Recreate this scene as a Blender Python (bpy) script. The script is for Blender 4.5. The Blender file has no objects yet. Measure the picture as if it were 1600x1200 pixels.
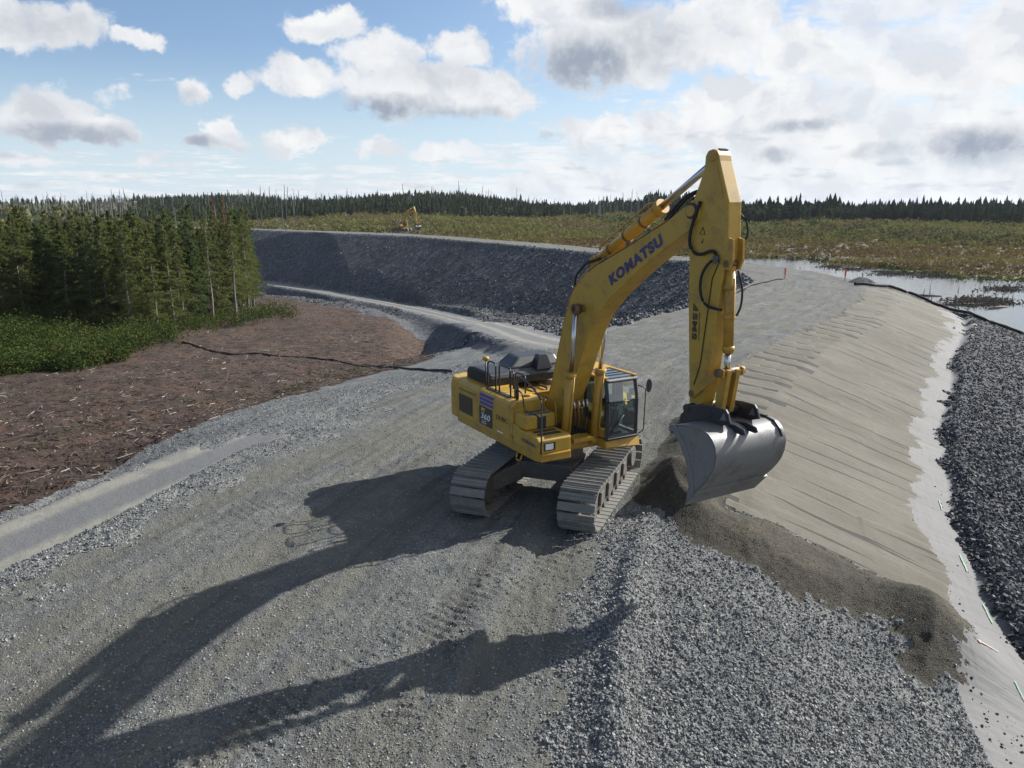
import bpy, bmesh, math, random
import numpy as np
from mathutils import Vector, Matrix
random.seed(7); rng = np.random.default_rng(11)
S = bpy.context.scene; C = S.collection
R = math.radians

# ------------------------------------------------------------------ camera
HC = 7.1; PITCH = R(12.9)
cam = bpy.data.objects.new('camera', bpy.data.cameras.new('camera')); C.objects.link(cam)
cam.location = (0, 0, HC); cam.rotation_euler = (R(90) - PITCH, 0, 0)
cam.data.sensor_width = 36; cam.data.lens = 27; cam.data.clip_end = 9000; cam.data.clip_start = .1
S.camera = cam
S.view_settings.view_transform = 'Standard'; S.view_settings.look = 'None'
S.view_settings.exposure = 0.78; S.view_settings.gamma = 1

# ------------------------------------------------------------------ sun and sky
SUN_AZ, SUN_EL = R(59.5), R(31.8)
sun = bpy.data.objects.new('sun', bpy.data.lights.new('sun', 'SUN')); C.objects.link(sun)
sun.data.energy = 5.0; sun.data.angle = R(.55); sun.data.color = (1, .965, .905)
sd = Vector((math.sin(SUN_AZ)*math.cos(SUN_EL), math.cos(SUN_AZ)*math.cos(SUN_EL), math.sin(SUN_EL)))
sun.rotation_euler = sd.to_track_quat('Z', 'Y').to_euler()

class NT:
    def __init__(s, tree): s.t = tree
    def n(s, typ, ins=None, **kw):
        nd = s.t.nodes.new(typ)
        for k, v in kw.items(): setattr(nd, k, v)
        for k, v in (ins or {}).items():
            if isinstance(v, bpy.types.NodeSocket): s.t.links.new(v, nd.inputs[k])
            elif v is not None: nd.inputs[k].default_value = v
        return nd
    def m(s, op, a, b=0., c=None, clamp=False):
        nd = s.t.nodes.new('ShaderNodeMath'); nd.operation = op; nd.use_clamp = clamp
        for i, v in enumerate((a, b) if c is None else (a, b, c)):
            if isinstance(v, bpy.types.NodeSocket): s.t.links.new(v, nd.inputs[i])
            else: nd.inputs[i].default_value = v
        return nd.outputs[0]
    def vm(s, op, a, b=None, out=0):
        nd = s.t.nodes.new('ShaderNodeVectorMath'); nd.operation = op
        for i, v in enumerate((a, b)):
            if v is None: continue
            if isinstance(v, bpy.types.NodeSocket): s.t.links.new(v, nd.inputs[i])
            else: nd.inputs[i].default_value = v
        return nd.outputs[out]
    def rng(s, v, a, b, c=0., d=1., smooth=True):
        nd = s.t.nodes.new('ShaderNodeMapRange'); nd.interpolation_type = 'SMOOTHSTEP' if smooth else 'LINEAR'
        s.t.links.new(v, nd.inputs[0])
        for i, q in enumerate((a, b, c, d)): nd.inputs[1+i].default_value = q
        return nd.outputs[0]
    def mix(s, f, a, b, mode='MIX'):
        nd = s.t.nodes.new('ShaderNodeMix'); nd.data_type = 'RGBA'; nd.blend_type = mode; nd.clamp_factor = True
        for i, v in ((0, f), (6, a), (7, b)):
            if isinstance(v, bpy.types.NodeSocket): s.t.links.new(v, nd.inputs[i])
            elif i == 0: nd.inputs[0].default_value = v
            else: nd.inputs[i].default_value = (*v, 1) if len(v) == 3 else v
        return nd.outputs[2]
    def noise(s, vec, scale, det=4, rough=.55, dist=0., out=0):
        nd = s.n('ShaderNodeTexNoise', {'Scale': scale, 'Detail': det, 'Roughness': rough, 'Distortion': dist})
        if vec is not None: s.t.links.new(vec, nd.inputs['Vector'])
        return nd.outputs[out]

W = bpy.data.worlds.new('World'); S.world = W; W.use_nodes = True
w = NT(W.node_tree); W.node_tree.nodes.clear()
sky = w.n('ShaderNodeTexSky', sky_type='NISHITA', sun_disc=False, sun_elevation=SUN_EL, sun_rotation=SUN_AZ, altitude=300)
sky.air_density = 1.0; sky.dust_density = .7; sky.ozone_density = 1.6
d = w.n('ShaderNodeTexCoord').outputs['Generated']
sx = w.n('ShaderNodeSeparateXYZ', {0: d})
X, Y, Z = sx.outputs
az = w.m('MULTIPLY', w.m('ARCTAN2', X, Y), 57.2958); el = w.m('MULTIPLY', w.m('ARCSINE', Z), 57.2958)
zc = w.m('MAXIMUM', w.m('ADD', Z, .045), .03)
plane = w.n('ShaderNodeCombineXYZ', {0: w.m('DIVIDE', X, zc), 1: w.m('DIVIDE', Y, zc), 2: 0.}).outputs[0]
ae = w.n('ShaderNodeCombineXYZ', {0: az, 1: el, 2: 0.}).outputs[0]
def px_dir(px, py):
    a = (px-800)/1200; b = -(py-600)/1200
    v = Vector((a, math.cos(PITCH)+b*math.sin(PITCH), -math.sin(PITCH)+b*math.cos(PITCH))).normalized()
    return math.degrees(math.atan2(v.x, v.y)), math.degrees(math.asin(v.z))
# billowy warp of the angular coordinates gives every cloud its ragged outline
wn = w.noise(ae, .17, 7, .62, out=1)
wv = w.vm('MULTIPLY', w.vm('SUBTRACT', wn, (.5, .5, .5)), (6.5, 4.6, 0))
aew = w.vm('ADD', ae, wv)
def blobs(vec, lst):
    o = None
    for (px, py, rx, ry, wt) in lst:
        a, e = px_dir(px, py)
        q = w.vm('MULTIPLY', w.vm('SUBTRACT', vec, (a, e, 0)), (24/rx, 24/ry, 0))
        L = w.vm('LENGTH', q, out=1)
        v = w.rng(L, 1.35, .25, 0, wt)
        o = v if o is None else w.m('MAXIMUM', o, v)
    return o
clouds = [(60,28,125,42,1),(205,65,42,20,.9),(70,180,90,50,1),(160,200,90,28,.95),(185,150,36,20,.55),(300,135,40,28,.95),(382,125,38,22,.8),
 (355,205,34,34,1),(325,222,36,20,.9),(510,38,72,34,.95),(480,128,80,42,1),(600,85,80,55,1),(650,140,150,62,1),(760,150,110,60,1),(720,80,70,40,.9),(880,12,150,36,1),
 (960,75,190,85,1),(1110,50,150,80,1),(1240,90,120,60,.9),(1290,110,60,40,.9),(1180,175,190,70,.95),(1450,115,190,50,.9),(1575,70,80,90,1),(1530,212,120,48,1),
 (930,210,110,28,.85),(1060,200,130,50,.85),(1280,230,190,50,.85),(440,215,60,24,.8),(480,218,32,18,.8),(600,225,60,22,.8),(690,238,90,16,.75),(40,250,80,16,.7),(235,248,34,12,.7),(570,240,30,12,.7),(1500,165,90,30,.8)]
B = blobs(aew, clouds)
fb = w.noise(plane, .75, 8, .6)
fb2 = w.noise(plane, 2.3, 6, .6)
lowband = w.rng(el, 7., .6, 0., .24)
right = w.rng(az, -16, 26, 0., .27)
cov = w.m('ADD', w.m('MULTIPLY', fb, 1.0), w.m('ADD', lowband, right))
cov = w.m('ADD', cov, w.m('MULTIPLY', w.m('SUBTRACT', fb2, .5), .35))
bg = w.rng(w.m('ADD', cov, w.m('MULTIPLY', w.m('SUBTRACT', w.noise(plane, 6., 5, .6), .5), .22)), .66, .80, 0, .85)
fine = w.noise(ae, .75, 7, .62)
Bd = w.rng(w.m('ADD', B, w.m('MULTIPLY', w.m('SUBTRACT', fine, .5), 1.2)), .30, .76)
dens = w.m('MAXIMUM', bg, Bd)
dark = [(590,172,95,22,1),(700,185,120,20,.7),(690,120,110,30,.35),(905,98,95,52,1),(1010,70,110,50,.45),(960,10,60,20,.7),(110,210,120,22,.85),(60,165,90,30,.3),(325,224,36,18,.9),(1250,200,62,12,.75),(1545,228,75,30,1),
 (1215,242,34,14,.7),(455,190,70,14,.6),(70,35,110,34,.42),(855,215,30,10,.7),(1380,240,60,12,.5),(300,150,34,14,.4),(510,50,50,14,.2)]
D = blobs(w.vm('ADD', ae, w.vm('MULTIPLY', wv, (1.1, .55, 0))), dark)
sh = w.noise(w.vm('MULTIPLY', ae, (1., 3.4, 1)), .33, 5, .55)
darkf = w.m('MAXIMUM', w.m('MULTIPLY', D, w.rng(fine, .25, .6, .55, 1.)), w.m('MULTIPLY', w.rng(sh, .52, .72), w.rng(el, 9, 1, .1, .5)))
ccol = w.n('ShaderNodeCombineXYZ', {0: 9.2, 1: 9.35, 2: 9.6}).outputs[0]
ccol = w.mix(w.rng(fine, .35, .7, .0, .18), ccol, (6.8, 7.1, 7.7))
# relief: compare the billows with themselves a little way toward the sun
r0 = w.noise(aew, .30, 4, .5); r1 = w.noise(w.vm('ADD', aew, (.7, 1.1, 0)), .30, 4, .5)
rel = w.m('MULTIPLY', w.m('SUBTRACT', r0, r1), 3.2)
ccol = w.mix(w.rng(rel, 0., .5, 0, .50), ccol, (10.5, 10.5, 10.4)); ccol = w.mix(w.rng(rel, 0., -.5, 0, .50), ccol, (6.6, 7.0, 7.8))
ccol = w.mix(darkf, ccol, (3.6, 4.15, 5.1))
# thin white veil near the horizon and round the sun
veil = w.m('ADD', w.rng(el, 11, 0, 0, .95), w.rng(az, -14, 30, 0, .42), clamp=True)
base = w.mix(w.m('MULTIPLY', veil, .85), w.mix(1., sky.outputs[0], (1.22, 1.28, 1.40), 'MULTIPLY'), (7.3, 8.7, 10.0))
colr = w.mix(dens, base, ccol)
bgn = w.n('ShaderNodeBackground', {'Color': colr, 'Strength': .056})
w.t.links.new(bgn.outputs[0], w.n('ShaderNodeOutputWorld').inputs[0])

# ------------------------------------------------------------------ material helpers
def principled(name, col=(.5,.5,.5), rough=.6, metal=0., **kw):
    m = bpy.data.materials.new(name); m.use_nodes = True; t = NT(m.node_tree); m.node_tree.nodes.clear()
    b = t.n('ShaderNodeBsdfPrincipled', {'Base Color': (*col, 1), 'Roughness': rough, 'Metallic': metal})
    for k, v in kw.items(): b.inputs[k].default_value = v
    o = t.n('ShaderNodeOutputMaterial', {0: b.outputs[0]})
    return m, t, b
def link(t, a, b): t.t.links.new(a, b)
def painted(name, col, rough=.42, dirt=.35, dcol=(.10,.07,.045), metal=0., scale=3., spec=.5):
    m, t, b = principled(name, col, rough, metal)
    g = t.n('ShaderNodeNewGeometry').outputs['Position']
    n1 = t.noise(g, scale, 6, .65); n2 = t.noise(g, scale*9, 4, .6); n3 = t.noise(g, .8, 3, .5)
    f = t.rng(t.m('ADD', n1, t.m('MULTIPLY', t.m('SUBTRACT', n2, .5), .45)), .46, .74, 0, dirt)
    c0 = t.mix(n3, tuple(x*.9 for x in col), tuple(min(1, x*1.1) for x in col))
    link(t, t.mix(f, c0, dcol), b.inputs['Base Color'])
    link(t, t.m('ADD', t.m('MULTIPLY', n1, .22), rough-.08), b.inputs['Roughness'])
    link(t, t.n('ShaderNodeBump', {'Strength': .08, 'Distance': .004, 'Height': n2}).outputs[0], b.inputs['Normal'])
    return m
def emboss_stone(name, cols, scale, bump, tint=None, tintscale=.25, tintf=.5, band=None, rough=.9, fine=None, moss=None):
    """loose crushed stone: every voronoi cell is a stone with its own colour and tilt"""
    m, t, b = principled(name, (.3,.3,.3), rough); b.inputs['Specular IOR Level'].default_value = .3
    g = t.n('ShaderNodeNewGeometry').outputs['Position']
    gw = t.vm('ADD', g, t.vm('MULTIPLY', t.noise(g, scale*.8, 2, .5, out=1), (.5/scale,)*3))
    v1 = t.n('ShaderNodeTexVoronoi', {'Vector': gw, 'Scale': scale}); v2 = t.n('ShaderNodeTexVoronoi', {'Vector': gw, 'Scale': scale*2.4})
    c = t.n('ShaderNodeSeparateColor', {0: v1.outputs['Color']}).outputs; c2 = t.n('ShaderNodeSeparateColor', {0: v2.outputs['Color']}).outputs
    f = t.m('ADD', t.m('MULTIPLY', c[0], .62), t.m('MULTIPLY', c2[1], .38))
    ramp = t.n('ShaderNodeValToRGB', {0: f}); cr = ramp.color_ramp
    while len(cr.elements) < len(cols): cr.elements.new(.5)
    for e, (p, cc) in zip(cr.elements, cols): e.position = p; e.color = (*cc, 1)
    col = ramp.outputs[0]
    if tint:
        lg = t.noise(g, .9, 5, .65); col = t.mix(t.rng(lg, .40, .68), t.mix(1., col, (.74, .76, .79), 'MULTIPLY'), t.mix(1., col, (1.18, 1.18, 1.14), 'MULTIPLY'))
        n = t.noise(g, tintscale, 5, .6)
        col = t.mix(t.rng(n, .42, .66, 0, tintf), col, tint)
    if band:
        st = t.n('ShaderNodeAttribute', attribute_name='st').outputs['Vector']
        bn = t.noise(t.vm('MULTIPLY', st, (.04, .62, 1)), 1.0, 4, .62)
        col = t.mix(t.rng(bn, .44, .58, 0, band[1]), col, band[0])
        bn2 = t.noise(t.vm('MULTIPLY', st, (.05, 2.1, 1)), 1.0, 3, .6)
        col = t.mix(t.rng(bn2, .52, .66, 0, .55), col, (.11, .112, .112))
    link(t, col, b.inputs['Base Color'])
    h = t.m('ADD', t.m('MULTIPLY', v1.outputs['Distance'], -1.), t.m('MULTIPLY', v2.outputs['Distance'], -.5))
    h = t.m('ADD', h, t.m('MULTIPLY', c[2], .5))
    if fine: h = t.m('ADD', h, t.m('MULTIPLY', t.noise(g, fine, 4, .7), 1.2))
    bn = t.n('ShaderNodeBump', {'Strength': 1., 'Distance': bump, 'Height': h})
    link(t, bn.outputs[0], b.inputs['Normal'])
    return m

# ------------------------------------------------------------------ numpy noise
def vhash(ix, iy, seed):
    h = (ix.astype(np.int64)*374761393 + iy.astype(np.int64)*668265263 + seed*1442695041) & 0xffffffff
    h = ((h ^ (h >> 13))*1274126177) & 0xffffffff
    return ((h ^ (h >> 16)) & 0xffff)/65535.
def vnoise(x, y, seed=0):
    ix = np.floor(x); iy = np.floor(y); fx = x-ix; fy = y-iy
    fx = fx*fx*(3-2*fx); fy = fy*fy*(3-2*fy)
    a = vhash(ix, iy, seed); b = vhash(ix+1, iy, seed); c = vhash(ix, iy+1, seed); dd = vhash(ix+1, iy+1, seed)
    return (a*(1-fx)+b*fx)*(1-fy)+(c*(1-fx)+dd*fx)*fy - .5
def fbm(x, y, scale, octv=4, seed=0, gain=.5):
    o = np.zeros_like(x, dtype=float); a = 1.
    for i in range(octv):
        o += a*vnoise(x*scale+17.3*i, y*scale-9.1*i, seed+i); scale *= 2.03; a *= gain
    return o
def segdist(x, y, P, chunk=None):
    """distance to a polyline, arclength at the foot, z there if P has 3 columns, signed side"""
    P = np.asarray(P, float); best = np.full(x.shape, 1e9); arc = np.zeros(x.shape); zz = np.zeros(x.shape); side = np.zeros(x.shape); acc = 0.
    for i in range(len(P)-1):
        ax, ay = P[i, :2]; bx, by = P[i+1, :2]; dx, dy = bx-ax, by-ay; L = math.hypot(dx, dy)
        t = np.clip(((x-ax)*dx+(y-ay)*dy)/(L*L), 0, 1)
        d2 = np.hypot(x-ax-t*dx, y-ay-t*dy); m = d2 < best
        best[m] = d2[m]; arc[m] = (acc+t*L)[m]; side[m] = np.sign(dx*(y-ay)-dy*(x-ax))[m]
        if P.shape[1] > 2: zz[m] = (P[i, 2]+t*(P[i+1, 2]-P[i, 2]))[m]
        acc += L
    return best, arc, zz, side
def inpoly(x, y, P):
    P = np.asarray(P, float); r = np.zeros(x.shape, bool); n = len(P)
    for i in range(n):
        x0, y0 = P[i]; x1, y1 = P[(i+1) % n]
        if y0 == y1: continue
        r ^= ((y0 > y) != (y1 > y)) & (x < (x1-x0)*(y-y0)/(y1-y0)+x0)
    return r
def sstep(a, b, v):
    t = np.clip((v-a)/(b-a), 0, 1); return t*t*(3-2*t)

# ------------------------------------------------------------------ survey of the site (plan coordinates in metres)
LEFT = [(-11,-60),(-11,-10),(-10.6,6),(-10,13.7),(-9,16.9),(-7.7,22),(-6.6,23.6),(-4.9,28.8),(-2.2,32.2),(0,35.5),(2.3,39.2),(3.4,40.5),(8.3,49.7),(13.2,56.3),(20.2,67.4),(24.5,78),(26,90),(24.3,105.3),(15.2,123.2),(0,156),(-26.6,203),(-86,263),(-190,330),(-400,420)]
RIGHT = [(-2,-60),(-.6,-10),(.6,4),(1.2,8.6),(1.7,11.7),(2.4,14.5),(3.3,17.7),(4.9,22.3),(6.9,27.8),(9.7,33.8),(13.1,39.2),(17.2,45.6),(20.8,50),(24.6,56),(30.5,66.5),(34.3,76),(35,86),(33.6,95),(31.3,106),(25.8,117),(19.3,133),(6.4,162),(-16.2,201),(-30,223.5),(-68,258),(-96,283),(-190,345),(-400,436)]
PLAT = LEFT + RIGHT[::-1]
LROAD = [(2.6,41.5,-.15),(1.7,47,-.85),(.5,55,-1.8),(-.7,66,-3.1),(-2.8,82,-5.0),(-6,101,-7.6),(-10.8,124,-10.0),(-22,150,-11.6),(-42,184,-12.9),(-72,222,-13.6),(-130,270,-14),(-260,330,-14)]
NROAD = [(-30,-30,-1.5),(-17,6,-1.2),(-12.6,16.8,-1.0),(-10.9,21.2,-.85),(-9.1,24.8,-.7),(-6.6,29.2,-.55),(-4.5,32.5,-.5)]
def zvalley(x, y):
    z = -.55-.068*np.clip(y, -20, 190) - .5*sstep(-20, -60, x)
    return z
WATER = -4.75
SHORE_Z = -4.75
def onz(px, py, z):
    a = (px-800)/1200; b = -(py-600)/1200
    v = (a, math.cos(PITCH)+b*math.sin(PITCH), -math.sin(PITCH)+b*math.cos(PITCH)); t = (z-HC)/v[2]
    return v[0]*t, v[1]*t
SHORE = [(-400,440),(-190,349),(-96,287),(-68,262),(-28,226),(6,167),(22,143),(40,165)] + [onz(px, py, SHORE_Z) for px, py in [(1156,403),(1219,404),(1275,409),(1350,416),(1381,424),(1437,430),(1500,437),(1600,441),(1700,452),(1900,480),(2300,560)]]
def far_land(x, y):
    D = np.hypot(x, y)
    z = -2.6 + 2.6*sstep(180, 520, D)
    def bump(cx, cy, h, rx, ry, ang=0.):
        c, s_ = math.cos(ang), math.sin(ang); u = (x-cx)*c+(y-cy)*s_; v = -(x-cx)*s_+(y-cy)*c
        return h*np.exp(-(u/rx)**2-(v/ry)**2)
    z = z + bump(-165, 330, 11.5, 120, 60, .15) + bump(60, 400, 3, 40, 40) \
          + bump(150, 330, .8, 90, 60, -.2)
    px = 800+1200*np.clip(x, -1.2*np.abs(y), 1.2*np.abs(y))/np.maximum(np.abs(y), 1)
    top = np.interp(px, [-400,0,200,300,400,470,560,640,700,850,900,950,1000,1060,1160,1300,1600,2200], [300,303,290,288,296,308,309,297,300,319,323,318,309,311,330,336,334,330])
    rz = 7.1+(325.5-top)/2.15-5.5
    z = z + np.maximum(rz-z, 0)*sstep(400, 550, D)*(1-.75*sstep(680, 1100, D))
    return z + fbm(x, y, .012, 4, 5)*2.2*sstep(150, 400, D)
def base_right(x, y):
    """ground outside the platform on the water side, before stones and piles"""
    dr, arc, _, _ = segdist(x, y, RIGHT)
    slope = np.where(dr < 2.4, -.13*dr, -.312-(dr-2.4)/3.05) - sstep(78, 86, y)*np.clip(dr, 0, 2.4)*.25
    ds, _, _, side = segdist(x, y, SHORE)
    inland = np.where(side > 0, ds, -ds)
    shore = SHORE_Z - .25 + np.clip(inland, -14, 0)*.12 + np.clip(inland, 0, 400)*np.where(x < 40, .06, .03)
    shore = np.minimum(shore, np.maximum(far_land(x, y), -4.5))
    return np.maximum(slope, shore), dr, arc, inland
def onslope(px, py):
    z = -1.
    for _ in range(60):
        x, y = onz(px, py, z); h = base_right(np.array([x]), np.array([y]))[0][0]; z = .6*z+.4*h
    return x, y
SANDR = [onslope(*p) for p in [(1470,480),(1487,500),(1480,515),(1462,545),(1450,580),(1440,625),(1432,650),(1425,665),(1420,710),(1440,740),(1425,770),(1426,790),(1439,826),(1461,861),(1480,888),(1476,915),(1488,954),(1500,990),(1520,1027),(1499,1070),(1511,1109),(1538,1194),(1590,1330)]]
ROCKL = [onslope(*p) for p in [(1478,482),(1505,497),(1510,515),(1500,540),(1485,565),(1490,590),(1485,620),(1470,660),(1478,700),(1470,720),(1485,760),(1488,818),(1519,868),(1530,927),(1561,977),(1600,1031),(1660,1110),(1760,1260)]]
LINER = SANDR + ROCKL[::-1]
ROCKP = ROCKL + [(40, 6), (60, 30), (60, 74)] + [onslope(1600,526), onslope(1540,507), onslope(1505,494)]
PILE_U = [onslope(*p) for p in [(1030,775),(1070,792),(1108,795),(1170,808),(1212,822),(1282,857),(1344,892),(1406,923),(1445,930),(1484,954),(1512,985),(1523,1027)]]
PILE_L = [onslope(*p) for p in [(1515,1052),(1499,1072),(1465,1076),(1433,1066),(1408,1035),(1400,1000),(1392,985),(1329,969),(1282,950),(1212,919),(1139,865),(1085,849),(1030,818)]]
PILEP = PILE_U + PILE_L
SANDP = PILE_U[1:] + SANDR[15::-1] + [onslope(1385,452), (35,85), (34.3,76),(30.5,66.5),(24.6,56),(20.8,50),(17.2,45.6),(13.1,39.2),(9.7,33.8),(6.9,27.8),(4.9,22.3),(3.6,18.5)]
# zones
Z_PLAT, Z_COARSE, Z_SAND, Z_LINER, Z_RIP, Z_ROCK, Z_ROAD, Z_SOIL, Z_GREEN, Z_PILE, Z_BED = range(11)
SOIL_EDGE = [onz(px, py, z) for px, py, z in [(-500,930,-1),(0,793,-1.9),(150,735,-2.2),(300,690,-2.5),(430,645,-2.9),(520,620,-3.1),(620,597,-3.3),(700,574,-3.5),(742,553,-3.7),(735,530,-4.6),(640,497,-6.3),(560,478,-8),(480,461,-9.8),(400,447,-12.2)]]
SOILP = SOIL_EDGE + [(-90,230),(-200,260),(-300,100),(-120,-60),(-40,-60)]
HROAD = [onz(px, py, z) + (z,) for px, py, z in [(60,330,-1),(95,318,5),(130,308,10),(250,305.5,11.5),(400,307,10),(520,318,4)]]
def terrain(x, y, detail=True):
    x = np.asarray(x, float); y = np.asarray(y, float)
    D = np.hypot(x, y)
    jx = x+fbm(x, y, .9, 4, 21)*.75*np.clip(D/40, .35, 3); jy = y+fbm(x, y, .9, 4, 31)*.75*np.clip(D/40, .35, 3)
    inside = inpoly(x, y, PLAT)
    dl, arcl, _, _ = segdist(x, y, LEFT)
    zr, dr, arc, inland = base_right(x, y)
    leftside = dl < dr
    zf = far_land(x, y)
    # --- left: valley, embankment, low roads
    zv = zvalley(x, y)
    far = sstep(0, 1, (D-260)/140 + 0*x) * sstep(-40, -90, x+(y-250)*.2)
    up = sstep(200, 300, D)*sstep(-70, -150, x-.12*y)
    zv = zv*(1-np.maximum(far, up)) + zf*np.maximum(far, up)
    zv = zv + fbm(x, y, .08, 4, 3)*.7 + fbm(x, y, .7, 3, 8)*.16
    dd_, _, _, ss_ = segdist(x, y, LROAD); zv = zv-1.5*np.exp(-((dd_-6.2)/2.6)**2)*(ss_ > 0)*sstep(46, 60, y)
    emb = -np.maximum(dl-.2, 0)/np.interp(y, [22, 30, 54, 66], [1.6, 4.6, 4.6, 1.75])
    emb = emb*sstep(0, 1.2, dl)+0*x
    zl = np.maximum(zv, emb)
    d1, a1, z1, s1 = segdist(x, y, LROAD); hw1 = np.where(y < 60, 2.0, 2.7)
    shoulder = z1-np.maximum(d1-hw1, 0)/1.5
    zl = np.minimum(zl, np.where(y > 46, z1+np.maximum(d1-hw1, 0)/1.25+.1, 99))
    zl = np.maximum(zl, shoulder); k1 = sstep(hw1+1.6, hw1, d1); zl = zl*(1-k1)+z1*k1
    d2, a2, z2, s2 = segdist(x, y, NROAD); hw2 = 1.4; fade = sstep(33.5, 26, y)
    k2 = sstep(hw2+.6, hw2, d2)*sstep(34, 28, y); zl = zl*(1-k2)+z2*k2
    berm = np.exp(-((d2-hw2-1.2)/.7)**2)*.35*fade*(s2 > 0); zl = zl+berm
    # --- water side
    z = np.where(inside, 0., np.where(leftside, zl, zr))
    zone = np.where(inside, Z_PLAT, Z_ROCK)
    # left zones
    L = (~inside) & leftside
    soil = inpoly(jx, jy, SOILP)
    nearband = L & (y < 62) & ~soil
    zone[nearband] = Z_COARSE
    zone[L & soil & (zv >= shoulder-.05) & ~((d1 < 4.6+fbm(x, y, .3, 3, 97)*2) & (y > 46))] = Z_SOIL
    zone[L & (np.maximum(far, up) > .35)] = Z_GREEN
    zone[L & (y >= 62) & (emb > zv-.1) & ~((shoulder > emb))] = Z_ROCK
    zone[L & (y >= 46) & (shoulder > zv) & (d1 > hw1) & (shoulder >= emb)] = Z_ROCK
    zone[L & (y >= 47) & (emb > zv) & (x > 3.2) & (d1 > hw1) & (s1 < 0)] = Z_ROCK
    zone[L & (d1 < hw1+fbm(x, y, .5, 3, 77)*1.2) ] = Z_ROAD
    zone[L & (d2 < hw2+fbm(x, y, 1.2, 3, 78)*.5) & (y < 25.5+fbm(x, y, .6, 2, 79)*3)] = Z_ROAD
    # right zones
    Rr = (~inside) & (~leftside)
    sand = inpoly(jx, jy, SANDP); liner = inpoly(jx, jy, LINER); rip = inpoly(jx, jy, ROCKP); pile = inpoly(jx+fbm(x, y, 3.5, 3, 46, .7)*.35, jy+fbm(x, y, 3.5, 3, 47, .7)*.35, PILEP)
    near = Rr & (D < 175) & (x < 62)
    zone[Rr] = Z_GREEN
    zone[near] = Z_BED
    zone[near & (y < 30)] = Z_COARSE
    zone[Rr & (dr > 0) & (inland < 2) & (x < 60) & ~sand & (y > 60)] = Z_BED
    zone[near & sand & (inland < 0)] = Z_SAND
    zone[near & liner] = Z_LINER
    zone[near & rip] = Z_RIP
    zone[(near | (inside & (dr < 1.2))) & pile] = Z_PILE
    zone[Rr & (dr < 1.5) & (y > 70)] = Z_PLAT
    zone[(zone == Z_GREEN) & (inland < 1.5) & Rr] = Z_BED
    zone[inside & (y < 17.5) & (dr < .5+np.abs(fbm(x, y, .9, 5, 44, .7))*1.5)] = Z_COARSE
    zone[inside & (y < 27) & (dl < .3+np.abs(fbm(x, y, .7, 5, 45, .7))*2.0)] = Z_COARSE
    # thickness of the loose layers
    dpile = segdist(x, y, PILEP+PILEP[:1])[0]*np.where(inpoly(x, y, PILEP), 1, -1)
    z = z + np.where(Rr | (dr < 2), sstep(-.2, 1.1, dpile)*.34, 0)
    cone = onslope(1462, 1010); z = z + .75*np.exp(-(((x-cone[0])**2+(y-cone[1])**2)/1.5))*(~inside)
    drip = segdist(x, y, ROCKL)[0]
    z = z + np.where(near & inpoly(x, y, ROCKP), np.minimum(drip*.9, .42), 0)
    # crest windrow and the heap of bedding sand behind the bucket
    wr = np.exp(-((np.where(inside, -dr, dr)-.14)/.30)**2)*(.17+.10*fbm(x, y, .8, 3, 40))*sstep(19.5, 15, y)
    z = z + wr*(dr < 3)
    zone[(wr > .10) & (dr < 3)] = Z_COARSE
    dm, am, _, _ = segdist(x, y, [(4.1,18.0),(5.3,21.2),(6.5,24.6)])
    md = (.85+.6*fbm(x, y, .9, 3, 41))*np.exp(-(dm/(.78))**2)
    z = z + md; zone[md > .10] = Z_PILE
    # ribs pressed into the top of the bedding sand, then long passes down the slope
    s_out = np.where(inside, -dr, dr)
    ribs = sstep(-.4, .2, s_out)*sstep(2.9, 2.2, s_out+.7*vnoise(np.floor((arc)/1.5), 0*x, 9))
    ph = (arc/1.5) % 1.
    z = z + (zone == Z_SAND)*ribs*(.13*ph-.06)
    passes = (arc+.10*dr+fbm(dr, arc, .15, 2, 50)*.5)/2.3
    ph2 = passes % 1.; amp = .01+.035*(vhash(np.floor(passes), np.floor(dr/4.5+3*vhash(np.floor(passes), 0*x, 3)), 6) > .45)
    z = z + (zone == Z_SAND)*sstep(2.4, 3.4, s_out)*(amp*ph2)
    # rough ground
    gnd = fbm(x, y, .35, 3, 60)*.12
    z = z + gnd*np.where(inside, sstep(0, 2, dl), .6)*np.clip(D/30, .5, 1)
    if detail:
        amp = np.choose(zone, [.028, .055, .008, .012, .07, .13, .010, .10, .35, .03, .10])
        r_ = fbm(x, y, 6.0, 3, 70, .75); r2 = fbm(x, y, 1.6, 3, 71, .7)
        z = z + amp*(r_*sstep(60, 25, D)+r2*sstep(10, 40, D))
        z = z + inside*(fbm(arc*.05, s_out*1.25, 1., 3, 73)*.10+fbm(arc*.09, s_out*3.1, 1., 2, 74)*.035)*sstep(0, 1.5, dl)*sstep(.6, 1.6, dr)
        # track-plate prints left on the platform
        for P0, P1, wd in (((-4.2,8.5),(1.2,15.5),.5), ((-1.6,9.5),(-.6,13.2),.4), ((-6.5,17),(-1.5,22.5),.5), ((2.0,23),(9,38),.5), ((.2,24.5),(7,40),.5), ((-3.0,18),(2.8,27),.4)):
            dt, at, _, _ = segdist(x, y, [P0, P1])
            z = z + inside*sstep(wd, wd*.8, dt)*(-.015+.022*(np.sin(at*2*math.pi/.21) > 0)*(fbm(x, y, 1.1, 3, 72) > -.15))
    st = np.stack([arc, s_out, np.where(leftside | inside, np.where(d1 < d2, d1*s1, d2*s2), inland)], -1)
    return z, zone, st

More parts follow.
